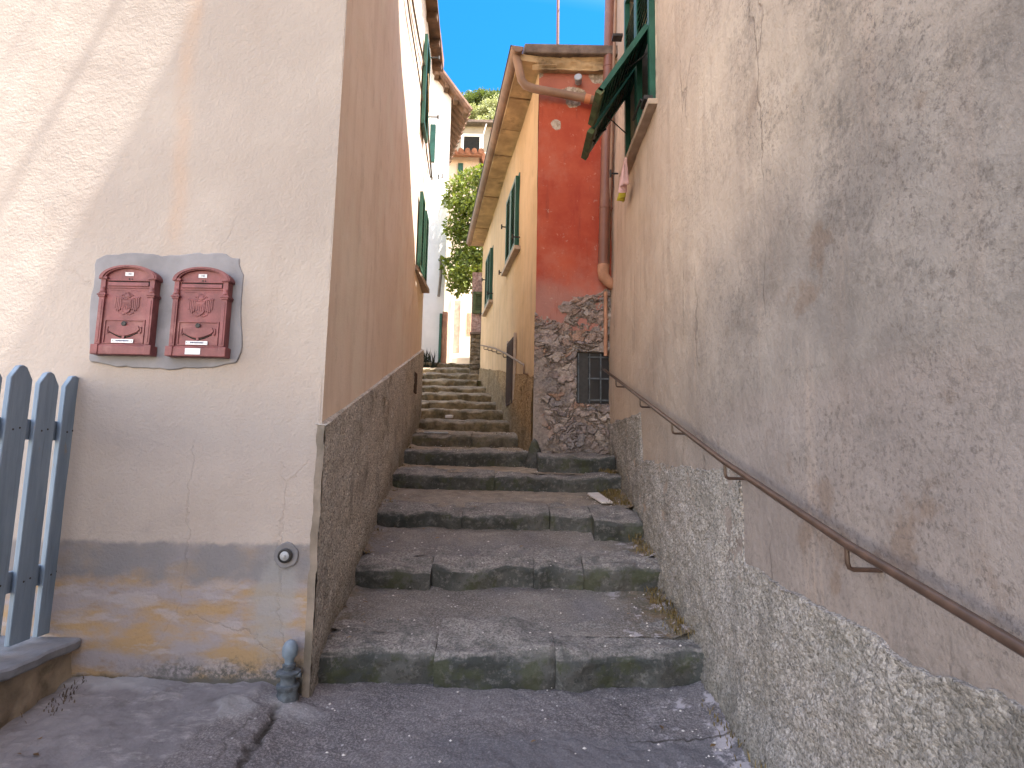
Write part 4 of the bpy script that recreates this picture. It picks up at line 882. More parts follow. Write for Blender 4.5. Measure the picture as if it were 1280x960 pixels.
joints = [[.30, .61], [.25, .58, .74], [.33, .66], [.45], [.4], [.55], [.5], [.42], [.6], [.5], [.4], [.5], [.5], [.5], [.5]]
for i, (pl_, pr_, pb_, pt_, Y_) in enumerate(st):
    z0, z1 = SZ[i]; ynext = st[i+1][4] if i+1 < len(st) else Y_+.6; znext = SZ[i+1][0] if i+1 < len(st) else z1+.02
    xa, xb = leftlim(Y_+.01), rightlim(Y_+.01)
    if i == 4: xb = .215
    if i >= 11: xb = -.615
    slope = (znext-z1)/(ynext-Y_); dep = min(.30, .45*(ynext-Y_))
    stp = bpy.data.objects.new('step', None)
    # tread is the step's base mesh, kerb stones its pieces
    xra = rightlim(Y_+.2); ny = max(10, int((ynext-Y_)/.02)); nx = max(12, int((xb-xa)/.02))
    U, V = np.meshgrid(np.linspace(0, 1, nx), np.linspace(0, 1, ny), indexing='ij')
    yy = Y_+dep*.55+(ynext+.06-(Y_+dep*.55))*V
    lo = np.vectorize(leftlim)(yy)-.02; hi = np.vectorize(rightlim)(yy)+.02
    if i == 3: hi = np.where(yy > YG-.05, .92, hi)
    xx = lo+(hi-lo)*U
    zz = z1-.007+slope*(yy-Y_)+.012*sstep(.12, .5, V)*sstep(1.0, .8, V)*fbm(xx, yy, xx*0, 2.5, 5, .55, 100+i)+.0035*fbm(xx, yy, xx*0, 26, 3, .6, 140+i)
    zz = zz+.035*sstep(.14, 0, XR-xx)*(yy < YG)+.02*sstep(.10, 0, xx-np.vectorize(leftlim)(yy))
    mb = MB(); mb.grid(np.stack([xx, yy, zz], -1)); tr = mb.build('step', M['tread'], sw, sharp=80)
    js = [0]+joints[i]+[1]
    for k in range(len(js)-1):
        a_, b_2 = xa+(xb-xa)*js[k]+(.001 if k else -.01), xa+(xb-xa)*js[k+1]-(.001 if k < len(js)-2 else -.01)
        dzk = .004*math.sin(i*5.1+k*2.7); dyk = .006*math.sin(i*3.3+k*4.1)
        m2 = MB()
        if i == 2 and k == len(js)-2:
            continue
        block(m2, a_, b_2, Y_+dyk, dep, z0-.05, z1+dzk, 200+i*7+k, slope)
        m2.build('kerb_stone', M['edge'], tr, sharp=70)
    if i == 2:   # last kerb stone on the third step sits forward and lower beside the wall
        m2 = MB(); xj = xa+(xb-xa)*.66
        block(m2, xj+.004, .605, Y_, dep, z0-.05, z1, 241, slope); m2.build('kerb_stone', M['edge'], tr, sharp=70)
        m2 = MB(); block(m2, .575, XR-.03, Y_-.16, .46, z0-.10, z1+.0, 243, slope*.5); m2.build('kerb_stone', M['edge'], tr, sharp=70, label='big end block standing forward of the step')
# right-hand threshold in front of the rubble wall
a, b = PY(680, 588, 5.10), PY(762, 590, 5.10); zt_ = PY(725, 570, 5.10)[2]
m2 = MB(); block(m2, .24, XR-.015, 5.08, .42, a[2]-.03, zt_+.01, 301, .05); m2.build('threshold_stone', M['edge'], sw, sharp=70)
m2 = MB()
q = PY(668, 560, 5.42); 
P_ = []
U, V = np.meshgrid(np.linspace(0, 2*math.pi, 20), np.linspace(0, 1, 10), indexing='ij')
r0 = .075*np.cos(V*math.pi/2)**.5*(1+.2*fbm(np.cos(U), np.sin(U), V, 2, 3, .5, 8)); m2.grid(np.stack([q[0]+.0+r0*np.cos(U), 5.40+r0*np.sin(U)*.9, q[2]-.22+.31*V], -1)); m2.build('guard_stone', M['edge'], sw, sharp=80)
# drain slot grate and pale chip
a, b = PY(530, 540.5, 6.22), PY(559, 541.5, 6.22)
t = thing('drain_grate', (a+b)/2, 'thin slotted drain grate lying across the sixth step', 'grate')
mb = MB(); L = b[0]-a[0]
zg = SZ[5][1]+.012
mb.box(a[0], b[0], 6.24, 6.25, zg, zg+.016); mb.box(a[0], b[0], 6.30, 6.31, zg, zg+.016)
for k in range(10): x_ = a[0]+L*(k+.3)/10; mb.box(x_, x_+L*.045, 6.25, 6.30, zg, zg+.014)
mb.build('bars', M['zinc'], t)
q = PY(562, 522, 7.2); mb = MB(); z_ = q[2]; mb.prism([(q[0]-.05, 7.14, z_-.01), (q[0]+.04, 7.12, z_-.01), (q[0]+.05, 7.2, z_), (q[0]-.03, 7.22, z_)], (0, 0, .035)); tag(mb.build('stone_chip', M['pale'], None, bevel=.006), 'small pale stone chip lying on the seventh step', 'stone')
pq = [PY(a, b, y_) for a, b, y_ in ((734, 618, 4.72), (748, 617, 4.75), (766, 633, 4.42), (752, 634, 4.40))]
zt3 = [SZ[2][1]+(SZ[3][0]-SZ[2][1])*(p_[1]-4.10)/.75+.006 for p_ in pq]
mb = MB(); mb.prism([(p_[0], p_[1], z_) for p_, z_ in zip(pq, zt3)], (0, 0, .016)); tag(mb.build('stone_slab', M['pale'], None, bevel=.004), 'loose flat pale stone slab lying on the third step by the right wall', 'stone')
# weeds along the right wall
def tufts(name, pts, mat, label, n, h, seed):
    r = random.Random(seed); mb = MB()
    for (x, y, z, s_) in pts:
        for k in range(n):
            a = r.uniform(0, 6.28); l = h*s_*r.uniform(.4, 1.2); w = r.uniform(.0015, .0035)*s_; bx_, by_ = x+r.gauss(0, .025*s_), y+r.gauss(0, .04*s_)
            d = np.array([math.cos(a), math.sin(a), 0]); sd = np.array([-d[1], d[0], 0])*w; p0 = np.array([bx_, by_, z-.005]); lean = r.uniform(.2, .9)
            p1 = p0+d*l*.35*lean+(0, 0, l*.6); p2 = p0+d*l*lean+(0, 0, l*.85)
            mb.add([p0-sd, p0+sd, p1+sd*.8, p1-sd*.8, p2], [(0, 1, 2, 3), (3, 2, 4)])
    o = mb.build(name, M[mat], None); return tag(o, label, 'weeds', kind='stuff')
def tread_z(y):
    for i in range(len(st)-1):
        if st[i][4] <= y < st[i+1][4]: return SZ[i][1]+(SZ[i+1][0]-SZ[i][1])*(y-st[i][4])/(st[i+1][4]-st[i][4])
    return -.05
pts = [(XR-.07+random.uniform(-.03, .02), y_, tread_z(y_)+.02, 1+.3*random.random()) for y_ in [2.95, 3.05, 3.15, 3.25, 3.32, 3.42, 3.7, 3.85, 3.95, 4.35, 4.45, 4.55, 4.62, 4.68, 4.75, 4.8, 4.95, 5.05]]
pts += [(XR-.14+random.uniform(-.05, .02), y_, tread_z(y_)+.012, .9) for y_ in (4.4, 4.5, 4.6, 4.7, 4.78)]
tufts('weeds', pts, 'weed', 'dry ochre weeds growing along the foot of the right wall', 46, .036, 4)
pts = [(xl(y_)+.06, y_, tread_z(y_)+.015, .8) for y_ in (3.6, 4.0, 4.3, 4.7, 5.2, 5.6)]
tufts('weeds', pts, 'weed', 'small mossy weeds along the foot of the left wall', 20, .03, 9)
pts = [(XR-.06, y_, -.05, 1) for y_ in (1.7, 1.9, 2.1, 2.3, 2.4, 2.5, 2.6)]
tufts('weeds', pts, 'weed', 'short weeds at the foot of the near right wall', 20, .03, 19)
tufts('weeds', [(-1.76+.02*k, 2.50-.03*k*2, .03, .9) for k in range(5)], 'bark', 'dead brown litter in the corner of the low wall', 14, .022, 29)

r = random.Random(41); mb = MB(); lit = MB()
for k in range(260):
    y_ = r.uniform(1.9, 9.0); side = r.random()
    xa_, xb_ = (xl(y_)+.03, (XR-.05 if y_ < 5.4 else xg(y_)-.03)) if y_ > 2.62 else (-1.7, .8)
    x_ = xb_-abs(r.gauss(0, .09)) if side < .42 else (xa_+abs(r.gauss(0, .08)) if side < .75 else r.uniform(xa_, xb_))
    z_ = tread_z(y_)+.012 if y_ >= 2.76 else -.045+(.062 if x_ < -.95 else 0)-.12*(2.76-y_)+.012
    a = r.uniform(0, 6.28); l = r.uniform(.008, .022); w = l*.45; u_ = np.array([math.cos(a), math.sin(a), r.uniform(-.2, .3)])*l; v_ = np.array([-math.sin(a), math.cos(a), r.uniform(-.2, .3)])*w; c_ = np.array([x_, y_, z_])
    lit.add([c_-u_, c_-v_+(0, 0, l*.15), c_+u_, c_+v_+(0, 0, l*.15)], [(0, 1, 2, 3)])
tag(lit.build('leaf_litter', M['litter'], None, smooth=False), 'small dead leaves scattered on the steps and along the walls', 'litter', kind='stuff')
r = random.Random(42); mb = MB()
for k in range(420):
    y_ = r.uniform(1.9, 6.5); xa_, xb_ = (xl(y_)+.03, (XR-.06 if y_ < 5.4 else xg(y_)-.03)) if y_ > 2.62 else (-.75, .85)
    x_ = xb_-abs(r.gauss(0, .12)) if r.random() < .4 else r.uniform(xa_, xb_); s_ = r.uniform(.0025, .008)
    z_ = tread_z(y_)+.004 if y_ >= 2.76 else -.045-.12*(2.76-y_)+.004
    q_ = [np.array([x_, y_, z_])+np.array([dx*s_*r.uniform(.7, 1.3), dy*s_*r.uniform(.7, 1.3), dz*s_*.8]) for dx, dy, dz in ((1, 0, 0), (0, 1, 0), (-1, 0, 0), (0, -1, 0), (0, 0, 1))]
    mb.add(q_, [(0, 1, 4), (1, 2, 4), (2, 3, 4), (3, 0, 4)])
tag(mb.build('loose_grit', M['pale'], None, smooth=False), 'pale loose grit and pebbles lying on the steps', 'grit', kind='stuff')
# ================================================================== GROUND
def gz(x, y):
    side = -.045+.062*sstep(-.72, -1.05, x)
    z = side-.12*np.clip(2.76-y, 0, 3)
    return z
nx, ny = 320, 300
xs = np.concatenate([np.linspace(-7, -2.2, 40), np.linspace(-2.18, 1.1, nx)]); ys = np.concatenate([np.linspace(-8, 1.4, 50), np.linspace(1.415, 2.80, ny)])
X_, Y_ = np.meshgrid(xs, ys, indexing='ij'); Z_ = gz(X_, Y_)
ga = [PY(a, b, y_)[:2] for a, b, y_ in ((352, 872, 2.48), (335, 890, 2.36), (312, 920, 2.22), (290, 960, 2.05), (250, 1040, 1.8))]
def dist_poly(X, Y, pl):
    d = np.full(X.shape, 9.0)
    for i in range(len(pl)-1):
        a, b = np.array(pl[i]), np.array(pl[i+1]); ab = b-a; t_ = np.clip(((X-a[0])*ab[0]+(Y-a[1])*ab[1])/ab.dot(ab), 0, 1)
        d = np.minimum(d, np.hypot(X-a[0]-t_*ab[0], Y-a[1]-t_*ab[1]))
    return d
gd = dist_poly(X_+.018*fbm(X_, Y_, X_*0, 9, 4, .6, 5), Y_, ga)
groove = sstep(.016, .003, gd)*(.6+.4*sstep(-.2, .3, fbm(X_, Y_, X_*0, 10, 3, .5, 88)))
gd2 = dist_poly(X_+.02*fbm(X_, Y_, X_*0, 12, 4, .6, 15), Y_, [(g_[0]-.07, g_[1]) for g_ in ga[1:]]); groove2 = sstep(.009, .002, gd2)*.45
# cement apron edge by the step
lp = -.80+.02*fbm(X_, Y_, X_*0, 8, 3, .5, 2)
cem = sstep(.02, -.05, X_+1.02+.45*(Y_-2.48)*.9*-1+.03*fbm(X_, Y_, X_*0, 5, 4, .6, 12))
fil = sstep(.06, .02, np.abs(Y_-2.57)+.02*fbm(X_, Y_, X_*0, 10, 4, .6, 7))*sstep(-1.3, -1.6, X_)+.6*sstep(.16, .05, np.hypot(X_+.86, (Y_-2.5)*1.3))*sstep(-.1, .3, fbm(X_, Y_, X_*0, 12, 4, .6, 77)+.25)
fil = np.clip(fil+.7*sstep(.09, .05, np.hypot(X_+1.07, (Y_-2.42)*1.1)+.03*fbm(X_, Y_, X_*0, 14, 3, .5, 66)), 0, 1)
Z_ = Z_+.010*fbm(X_, Y_, X_*0, 2.2, 5, .55, 91)+.004*fbm(X_, Y_, X_*0, 22, 4, .6, 92)-.016*groove-.006*groove2+.012*cem*sstep(2, 2.4, Y_)+.015*fil
Z_ = Z_+.03*sstep(.12, 0, XR-X_)
crack = sstep(.006, .002, np.abs(Y_-2.40-.015*fbm(X_, Y_, X_*0, 4, 4, .5, 44)))*sstep(.45, .55, X_)*.8
att = np.stack([cem, np.clip(groove+groove2+crack, 0, 1), fil, np.ones_like(cem)], -1)
mb = MB(); mb.grid(np.stack([X_, Y_, Z_], -1)); g = mb.build('ground', M['ground'], None, sharp=80, attr={'wear': att}); g['kind'] = 'structure'

# hillside terrain
xs = np.linspace(-160, 160, 90); ys = np.concatenate([np.linspace(-60, 12, 20), np.linspace(13.5, 140, 90)])
X_, Y_ = np.meshgrid(xs, ys, indexing='ij')
Z_ = -2.2+np.where(Y_ > 2, np.minimum((Y_-2)*.24, 3.0), 0)
Z_ = Z_+np.clip(Y_-26, 0, 70)*.865*(1+.10*fbm(X_, Y_, X_*0, .03, 3, .5, 3))+1.2*fbm(X_, Y_, X_*0, .08, 4, .5, 5)*sstep(26, 40, Y_)
mb = MB(); mb.grid(np.stack([X_, Y_, Z_], -1)); g = mb.build('hillside', M['grass'], None, sharp=80); g['kind'] = 'structure'
def hill_z(x, y): return -2.2+min((y-2)*.24, 3.0)+np.clip(y-26, 0, 70)*.865*(1+.10*float(fbm(np.array([x]), np.array([y]), np.array([0.0]), .03, 3, .5, 3)[0]))
# ================================================================== HOUSES UP THE ALLEY
def hbox(mb, x0, x1, y0, y1, z0, z1): return mb.box(x0, x1, y0, y1, z0, z1)
# upper path
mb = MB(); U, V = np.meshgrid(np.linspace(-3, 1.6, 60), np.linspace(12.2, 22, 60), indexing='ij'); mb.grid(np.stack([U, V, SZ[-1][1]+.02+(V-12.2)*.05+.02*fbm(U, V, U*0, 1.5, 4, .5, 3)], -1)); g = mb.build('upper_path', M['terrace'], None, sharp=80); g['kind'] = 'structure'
ZU = SZ[-1][1]
# white house
YW = 12.0; xw = PY(558, 300, YW)[0]
wh = thing('white_house', (xw-1.5, YW+1.5, 1.5), 'sunlit white house with a raking tiled eave beyond the stairs', 'house')
ra0, ra1 = PY(536, 80, YW-.3), PY(583, 133, YW-.3)
zl, zr_ = ra0[2], ra1[2]; sl_ = (zr_-zl)/(ra1[0]-ra0[0])
ztop_r = zl+sl_*(xw-ra0[0])
TH = rad(17); du_ = np.array([-math.cos(TH), -math.sin(TH), 0]); dv_ = np.array([-math.sin(TH), math.cos(TH), 0]); K0 = np.array([xw, YW, 0.0])
def wp(u, v, z): p_ = K0+du_*u+dv_*v; return (p_[0], p_[1], z)       # u: left along the front, v: back
def rk(u): return ztop_r-sl_*u
mb = MB(); mb.prism([wp(3.2, 0, .8), wp(0, 0, .8), wp(0, 0, rk(0)-.05), wp(3.2, 0, rk(3.2)-.05)], dv_*3.6); mb.build('wall', M['white'], wh)
uo = -(ra1[0]-xw)
mb = MB(); mb.prism([wp(3.5, -.22, rk(3.5)), wp(uo, -.22, rk(uo)), wp(uo, -.22, rk(uo)+.05), wp(3.5, -.22, rk(3.5)+.05)], dv_*4.0); rf = mb.build('roof', M['woodbrown'], wh)
mb = MB()
for k in range(20):
    v_ = -.2+k*.2; mb.tube([wp(3.5, v_, rk(3.5)+.07), wp(uo-.03, v_, rk(uo-.03)+.07)], .075, 8)
mb.build('tiles', M['tiles_dark'], rf)
for k in range(9):
    u_ = uo+.07+k*.22; mb = MB(); mb.obox(wp(u_, -.12, rk(u_)-.06), du_*.045, dv_*.10, (0, 0, .055)); mb.build('rafter', M['woodbrown'], rf)
q = PY(540.5, 185, YW-.09); mb = MB(); mb.box(q[0]-.12, q[0]+.06, q[1]-.06, q[1]+.06, PY(540, 206, YW)[2], PY(540, 160, YW)[2]); mb.build('shutter', M['green'], wh)
q0_, q1_ = PY(552, 322, YW), PY(549, 372, YW); mb = MB(); mb.tube([q0_+(0, -.1, 0), (q0_+q1_)/2+(0.02, -.1, 0), q1_+(0, -.1, 0)], .03, 8); mb.build('drain_stub', M['cable'], wh)
q0_, q1_ = PY(551.5, 393, YW), PY(551, 455, YW); mb = MB(); mb.box(q0_[0]-.02, q0_[0]+.03, YW-.09, YW+.02, q1_[2], q0_[2]); mb.build('door_jamb', M['green'], wh)
q0_, q1_ = PY(556.5, 390, YW), PY(556.5, 455, YW); mb = MB(); mb.box(q0_[0]-.05, q0_[0]+.05, YW-.035, YW+.1, q1_[2]-.2, q0_[2]); mb.build('corner_trim', M['terra'], wh)
# blades added in place of dark mildew stains at foot of white house
q = PY(535, 455, YW-.15)
pts = [(q[0]-.15+.06*k, YW-.15, q[2]-.05, 2.5) for k in range(6)]
r = random.Random(3); mb = MB()
for k in range(90):
    x_ = q[0]+r.gauss(0, .09); l = r.uniform(.10, .42); w = .010; a = r.uniform(-.08, .08)
    mb.add([(x_-w, YW-.35+r.gauss(0, .04), q[2]-.1), (x_+w, YW-.35, q[2]-.1), (x_+a+w*.5, YW-.35, q[2]-.1+l*.7), (x_+a*1.6, YW-.37, q[2]-.1+l)], [(0, 1, 2), (0, 2, 3)])
tag(mb.build('mildew_streaks', M['mildew_blade'], None), 'thin blades standing in for dark mildew streaks on the white house foot', 'stain')
# peach house behind with tiled porch roof
YP = 16.5
ph = thing('peach_house', (PY(575, 300, YP)[0], YP+1.5, 2), 'sunlit pale peach house with small terracotta roof behind the citrus tree', 'house')
xa, xb = PY(545, 300, YP)[0], PY(596, 300, YP)[0]; zt_ = PY(575, 196, YP)[2]
mb = MB(); mb.box(xa-2, xb, YP, YP+3.2, 1.5, zt_); mb.build('wall', M['cream'], ph)
p0, p1, p2 = PY(566, 176, YP-.1), PY(590, 178, YP-.1), PY(598, 212, YP-.1)
mb = MB(); mb.prism([(xa-2.2, YP-.35, zt_-.12), (xb+.08, YP-.35, zt_-.12), (xb+.08, YP+2.4, p0[2]+.25), (xa-2.2, YP+2.4, p0[2]+.25)], (0, 0, .1)); rf = mb.build('roof', M['tiles'], ph)
mb = MB()
for k in range(22):
    x_ = xb+.08-k*.2; mb.tube([(x_, YP-.40, zt_-.02), (x_, YP+2.4, p0[2]+.36)], .085, 8)
mb.build('tiles', M['tiles'], rf)
mb = MB(); mb.prism([(xb+.02, YP-.3, zt_+.1), (xb+.28, YP-.3, zt_-.75), (xb+.38, YP-.3, zt_-.72), (xb+.14, YP-.3, zt_+.12)], (0, 1.8, 0)); mb.build('porch_roof', M['tiles'], ph)
q0_, q1_ = PY(575, 205, YP), PY(573.5, 224, YP); mb = MB(); mb.box(q0_[0]-.05, q0_[0]+.10, YP-.06, YP-.004, q1_[2], q0_[2]); mb.build('shutter', M['green'], ph)
q0_, q1_ = PY(573, 376, YP), PY(571, 440, YP); mb = MB(); mb.box(q0_[0]-.12, q0_[0]+.08, YP-.02, YP-.003, q1_[2]-.3, q0_[2]); d_ = mb.build('door', M['sandstone'], ph)
mb = MB(); mb.box(q0_[0]-.2, q0_[0]-.12, YP-.06, YP-.003, q1_[2]-.3, q0_[2]+.06); mb.build('door_frame', M['white'], d_); mb = MB(); mb.box(q0_[0]+.08, q0_[0]+.16, YP-.06, YP-.003, q1_[2]-.3, q0_[2]+.06); mb.build('door_frame', M['white'], d_)
q0_, q1_ = PY(586, 392, YP), PY(588, 420, YP); mb = MB(); mb.box(q0_[0]-.05, q0_[0]+.07, YP-.05, YP-.003, q1_[2], q0_[2]); mb.build('shutter', M['terra'], ph)
# upper lit steps
us = thing('upper_steps', (PY(575, 450, 13.2)[0], 13.2, ZU), 'two pale sunlit steps at the top of the stairway', 'steps')
for (px0, px1, pyb, pyt, Yd) in ((563, 590, 452, 447, 13.2), (566, 590, 446, 442, 14.2)):
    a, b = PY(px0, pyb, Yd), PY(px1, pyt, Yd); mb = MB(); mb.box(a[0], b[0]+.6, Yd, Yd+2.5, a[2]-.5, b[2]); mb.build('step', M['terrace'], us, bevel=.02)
# stone retaining wall and pink house right of the upper flight
YS = YGE+.06; xs0 = PY(588, 440, YS)[0]
sw2 = thing('pink_house', (xs0+.6, YS+1.4, 1.6), 'pink pebbled house corner on rough stone footing at the end of the ochre wall', 'house')
zA, zB, zD = PY(595, 482, YS)[2], PY(595, 417, YS)[2], PY(595, 250, YS)[2]
nx, nz = 60, 160
U, W = np.meshgrid(np.linspace(xs0, xs0+1.0, nx), np.linspace(zA-.5, zB, nz), indexing='ij')
cell = np.abs(fbm(U, W, U*0, 7, 2, .5, 3)); course = np.abs(((W+.03*fbm(U, W, U*0, 5, 3, .5, 4))/.085) % 1-.5)*2
hh = .03*sstep(0, .25, 1-course)*(.5+.5*vnoise(U*7, np.floor(W/.085), U*0, 9))+.012*fbm(U, W, U*0, 22, 4, .6, 6)
P = np.stack([U, YS-hh, W], -1)
tone = (.7+.5*vnoise(np.floor(U*6+np.floor(W/.085)*.37), np.floor(W/.085), U*0, 4)*.5)[..., None]*np.array([.24, .19, .13]); tone = tone*(.45+.55*sstep(0, .3, 1-course))[..., None]
att = np.concatenate([np.clip(tone, .01, 1), np.ones(tone.shape[:2]+(1,))], -1)
mb = MB(); mb.grid(P); P2 = np.stack([U[:2, :]*0+xs0-.01, YS+np.linspace(0, 3, 2)[:, None]+W[:2]*0, np.repeat(W[:1], 2, 0)], -1); n1 = mb.n; mb.grid(P2[::-1])
att = np.vstack([att.reshape(-1, 4), np.tile([[.2, .16, .12, 1]], (mb.n-n1, 1))])
mb.build('stone_footing', M['rubble'], sw2, sharp=60, attr={'stone': att})
mb = MB(); mb.box(xs0-.003, xs0+1.2, YS+.02, YS+3, zB-.02, PY(595, 340, YS)[2]); mb.build('wall', M['pinkwall'], sw2)
shutter(sw2, (xs0+.02, YS+.015, PY(595, 392, YS)[2]), (1, 0, 0), (0, 0, 1), (0, -1, 0), .3, .42, 9, 'greenold')
mb = MB(); mb.box(xs0-.02, xs0+.5, YS-.06, YS+.02, zB-.02, zB+.02); mb.build('ledge', M['fascia'], sw2)
# grey house on the slope
YB = 24.0
bh = thing('grey_house', (PY(595, 200, YB)[0], YB+2, 4), 'grey beige house with white framed window below the wooded hill', 'house')
xa, xb, zt_ = PY(545, 160, YB)[0], PY(615, 160, YB)[0], PY(590, 158, YB)[2]
mb = MB(); mb.box(xa-3, xb, YB, YB+5, 2, zt_); zt2 = PY(620, 166, YB)[2]; mb.box(xb+.004, xb+4, YB+.4, YB+5, 2, zt2); mb.build('wall', M['greyhouse'], bh)
mb = MB(); mb.box(xa-3.1, xb+.1, YB-.35, YB+5.1, zt_, zt_+.12); mb.box(xb+.11, xb+4.1, YB+.1, YB+5.1, zt2, zt2+.12); mb.build('roof', M['fascia'], bh)
w0, w1 = PY(580, 171, YB), PY(599, 196, YB); mb = MB(); mb.box(w0[0]-.12, w0[0], YB-.05, YB-.002, w1[2], w0[2]+.12); mb.box(w1[0], w1[0]+.14, YB-.05, YB-.002, w1[2], w0[2]+.12); mb.box(w0[0], w1[0], YB-.05, YB-.002, w0[2], w0[2]+.12); wn = mb.build('window_frame', M['white'], bh)
mb = MB(); mb.box(w0[0], w1[0], YB-.02, YB-.003, w1[2], w0[2]); mb.build('pane', M['dark'], wn)
mb = MB(); mb.box(xb-.05, xb+.05, YB-.1, YB-.003, 2, zt_-.1); mb.build('drainpipe', M['pipe'], bh)
# laundry
YLn = 17.2; l0, l1 = PY(593, 199, YLn), PY(622, 199, YLn)
t = thing('laundry_line', l0, 'taut laundry line in front of the grey house', 'line')
mb = MB(); mb.tube([l0, l1], .01, 5); q = PY(604, 150, YLn); mb.tube([PY(603.5, 215, YLn), PY(603.5, 170, YLn), PY(608, 155, YLn)], .018, 6); mb.tube([PY(598, 192, YLn), PY(618, 190, YLn)], .012, 5); mb.build('wire', M['white'], t)
for px0, px1, py1, mt, nm, lb in ((596, 605, 212, 'lilac', 'blue_cloth', 'pale blue laundry cloth hanging left of the purple one'), (606, 618, 208, 'purple', 'purple_cloth', 'purple laundry cloth with pale print hanging on the line')):
    a, b = PY(px0, 200, YLn), PY(px1, py1, YLn); U, W = np.meshgrid(np.linspace(0, 1, 14), np.linspace(0, 1, 8), indexing='ij')
    mb = MB(); mb.grid(np.stack([a[0]+(b[0]-a[0])*U, YLn+.03*np.sin(U*11)*W, a[2]+(b[2]-a[2])*W], -1)); o = mb.build(nm, M[mt], None, sharp=180); s_ = o.modifiers.new('thick', 'SOLIDIFY'); s_.thickness = .006; tag(o, lb, 'laundry')
c0_, c1_ = PY(538, 222, 9.5), PY(568, 216, 12.5); t = thing('overhead_cable', c0_, 'thin cable with two pegs strung across the white house', 'cable')
mb = MB(); mb.tube([c0_+(c1_-c0_)*k/8-(0, 0, .05*math.sin(math.pi*k/8)) for k in range(9)], .008, 5); mb.build('wire', M['cable'], t)
for k in (.28, .42): q = c0_+(c1_-c0_)*k; mb = MB(); mb.box(q[0]-.012, q[0]+.012, q[1]-.01, q[1]+.01, q[2]-.06, q[2]+.03); mb.build('peg', M['iron'], t)

# ================================================================== TREES
def leaf_mesh(name, blobs, n, size, mat, seed, aspect=.5):
    r = np.random.default_rng(seed); vs, fs = [], []
    wts = np.array([b[3]*b[3] for b in blobs]); wts = wts/wts.sum()
    which = r.choice(len(blobs), n, p=wts)
    for i in range(n):
        bx_, by_, bz_, br = blobs[which[i]]
        d = r.normal(size=3); d /= np.linalg.norm(d); p = np.array([bx_, by_, bz_])+d*br*(r.random()**.45)
        t_ = r.normal(size=3)+d*.6; t_ /= np.linalg.norm(t_); nn_ = r.normal(size=3)+np.array([0, 0, .8]); sd = np.cross(t_, nn_); sd /= np.linalg.norm(sd); up = np.cross(sd, t_)
        L = size*r.uniform(.6, 1.25); w = L*aspect*.5; b0 = len(vs)
        vs += [p, p+t_*L*.45+sd*w+up*L*.06, p+t_*L-up*L*.10, p+t_*L*.45-sd*w+up*L*.06]; fs.append((b0, b0+1, b0+2, b0+3))
    me = bpy.data.meshes.new(name); me.from_pydata([tuple(v_) for v_ in vs], [], fs); me.materials.append(mat); return me
def add_part(name, me, parent):
    o = bpy.data.objects.new(name, me); C.objects.link(o); o.parent = parent; return o
# citrus tree
YT = 11.6
crown_px = [(570, 235, .20), (583, 225, .22), (598, 222, .20), (605, 235, .22), (575, 258, .26), (590, 255, .30), (560, 250, .14), (600, 262, .25), (570, 285, .26), (588, 290, .32), (600, 300, .28), (578, 315, .25), (592, 325, .28), (603, 330, .24), (568, 335, .24), (582, 345, .30), (597, 350, .26), (572, 355, .22), (606, 215, .14), (556, 328, .10)]
base_t = np.array([PY(606, 470, YT)[0]+.15, YT+.1, 1.8])
ct = thing('citrus_tree', base_t, 'leafy green citrus tree leaning over the alley behind the gutter', 'tree')
bl = []
for k, (a, b, rr_) in enumerate(crown_px):
    p_ = PY(a, b, YT+.25*math.sin(k*2.4)); bl.append((p_[0]-base_t[0], p_[1]-base_t[1], p_[2]-base_t[2], rr_*1.05))
add_part('crown', leaf_mesh('citrus_crown', bl, 6500, .10, M['leaf'], 4, .55), ct)
mb = MB(); top_ = PY(592, 300, YT); mb.tube([base_t, base_t+(-.05, 0, .9), (base_t+top_)/2+(.1, 0, .2), top_], [.07, .06, .045, .03], 10); mb.build('trunk', M['bark'], ct)
mb = MB()
for k, (a, b, rr_) in enumerate(crown_px):
    p_ = PY(a, b, YT+.25*math.sin(k*2.4)); mb.tube([top_+(0, 0, -.3 if b > 300 else 0), (top_+p_)/2+(0, .05, .06), p_], [.022, .015, .006], 6)
mb.build('limbs', M['bark'], ct)
# hill trees
def proto_tree(kind, seed):
    r = random.Random(seed); bl = []
    for k in range(26):
        a = r.uniform(0, 6.28); rr_ = r.uniform(0, 1.7); bl.append((rr_*math.cos(a), rr_*math.sin(a), 2.2+r.uniform(0, 2.3)*(1-rr_/3.2), r.uniform(.45, .85)))
    me = leaf_mesh('crown_mesh', bl, 2600, .36 if kind == 'broad' else .30, M['broad' if kind == 'broad' else 'olive'], seed, .55)
    mb = MB(); mb.tube([(0, 0, -.6), (.05, .02, 1.2), (.1, .1, 2.6)], [.18, .14, .07], 8)
    for k in range(5):
        a = k*1.26; mb.tube([(.03, .02, 1.1+.1*k), (.6*math.cos(a), .6*math.sin(a), 2.2), (1.2*math.cos(a), 1.2*math.sin(a), 3.2)], [.07, .05, .02], 6)
    return me, mb
protos = {}
for kind in ('olive', 'broad'):
    for s_ in range(3):
        me, mb = proto_tree(kind, 31+s_+(10 if kind == 'broad' else 0))
        o = mb.build('trunk', M['bark'], None); protos[(kind, s_)] = (me, o.data); bpy.data.objects.remove(o)
r = random.Random(12); cnt = 0
def hill_tree(x, y, kind, s_, scl, label, group):
    t = thing('olive_tree' if kind == 'olive' else 'broadleaf_tree', (x, y, hill_z(x, y)), label, 'tree', group)
    t.scale = (scl,)*3; t.rotation_euler = (0, 0, r.uniform(0, 6.28))
    add_part('crown', protos[(kind, s_)][0], t); add_part('trunk', protos[(kind, s_)][1], t)
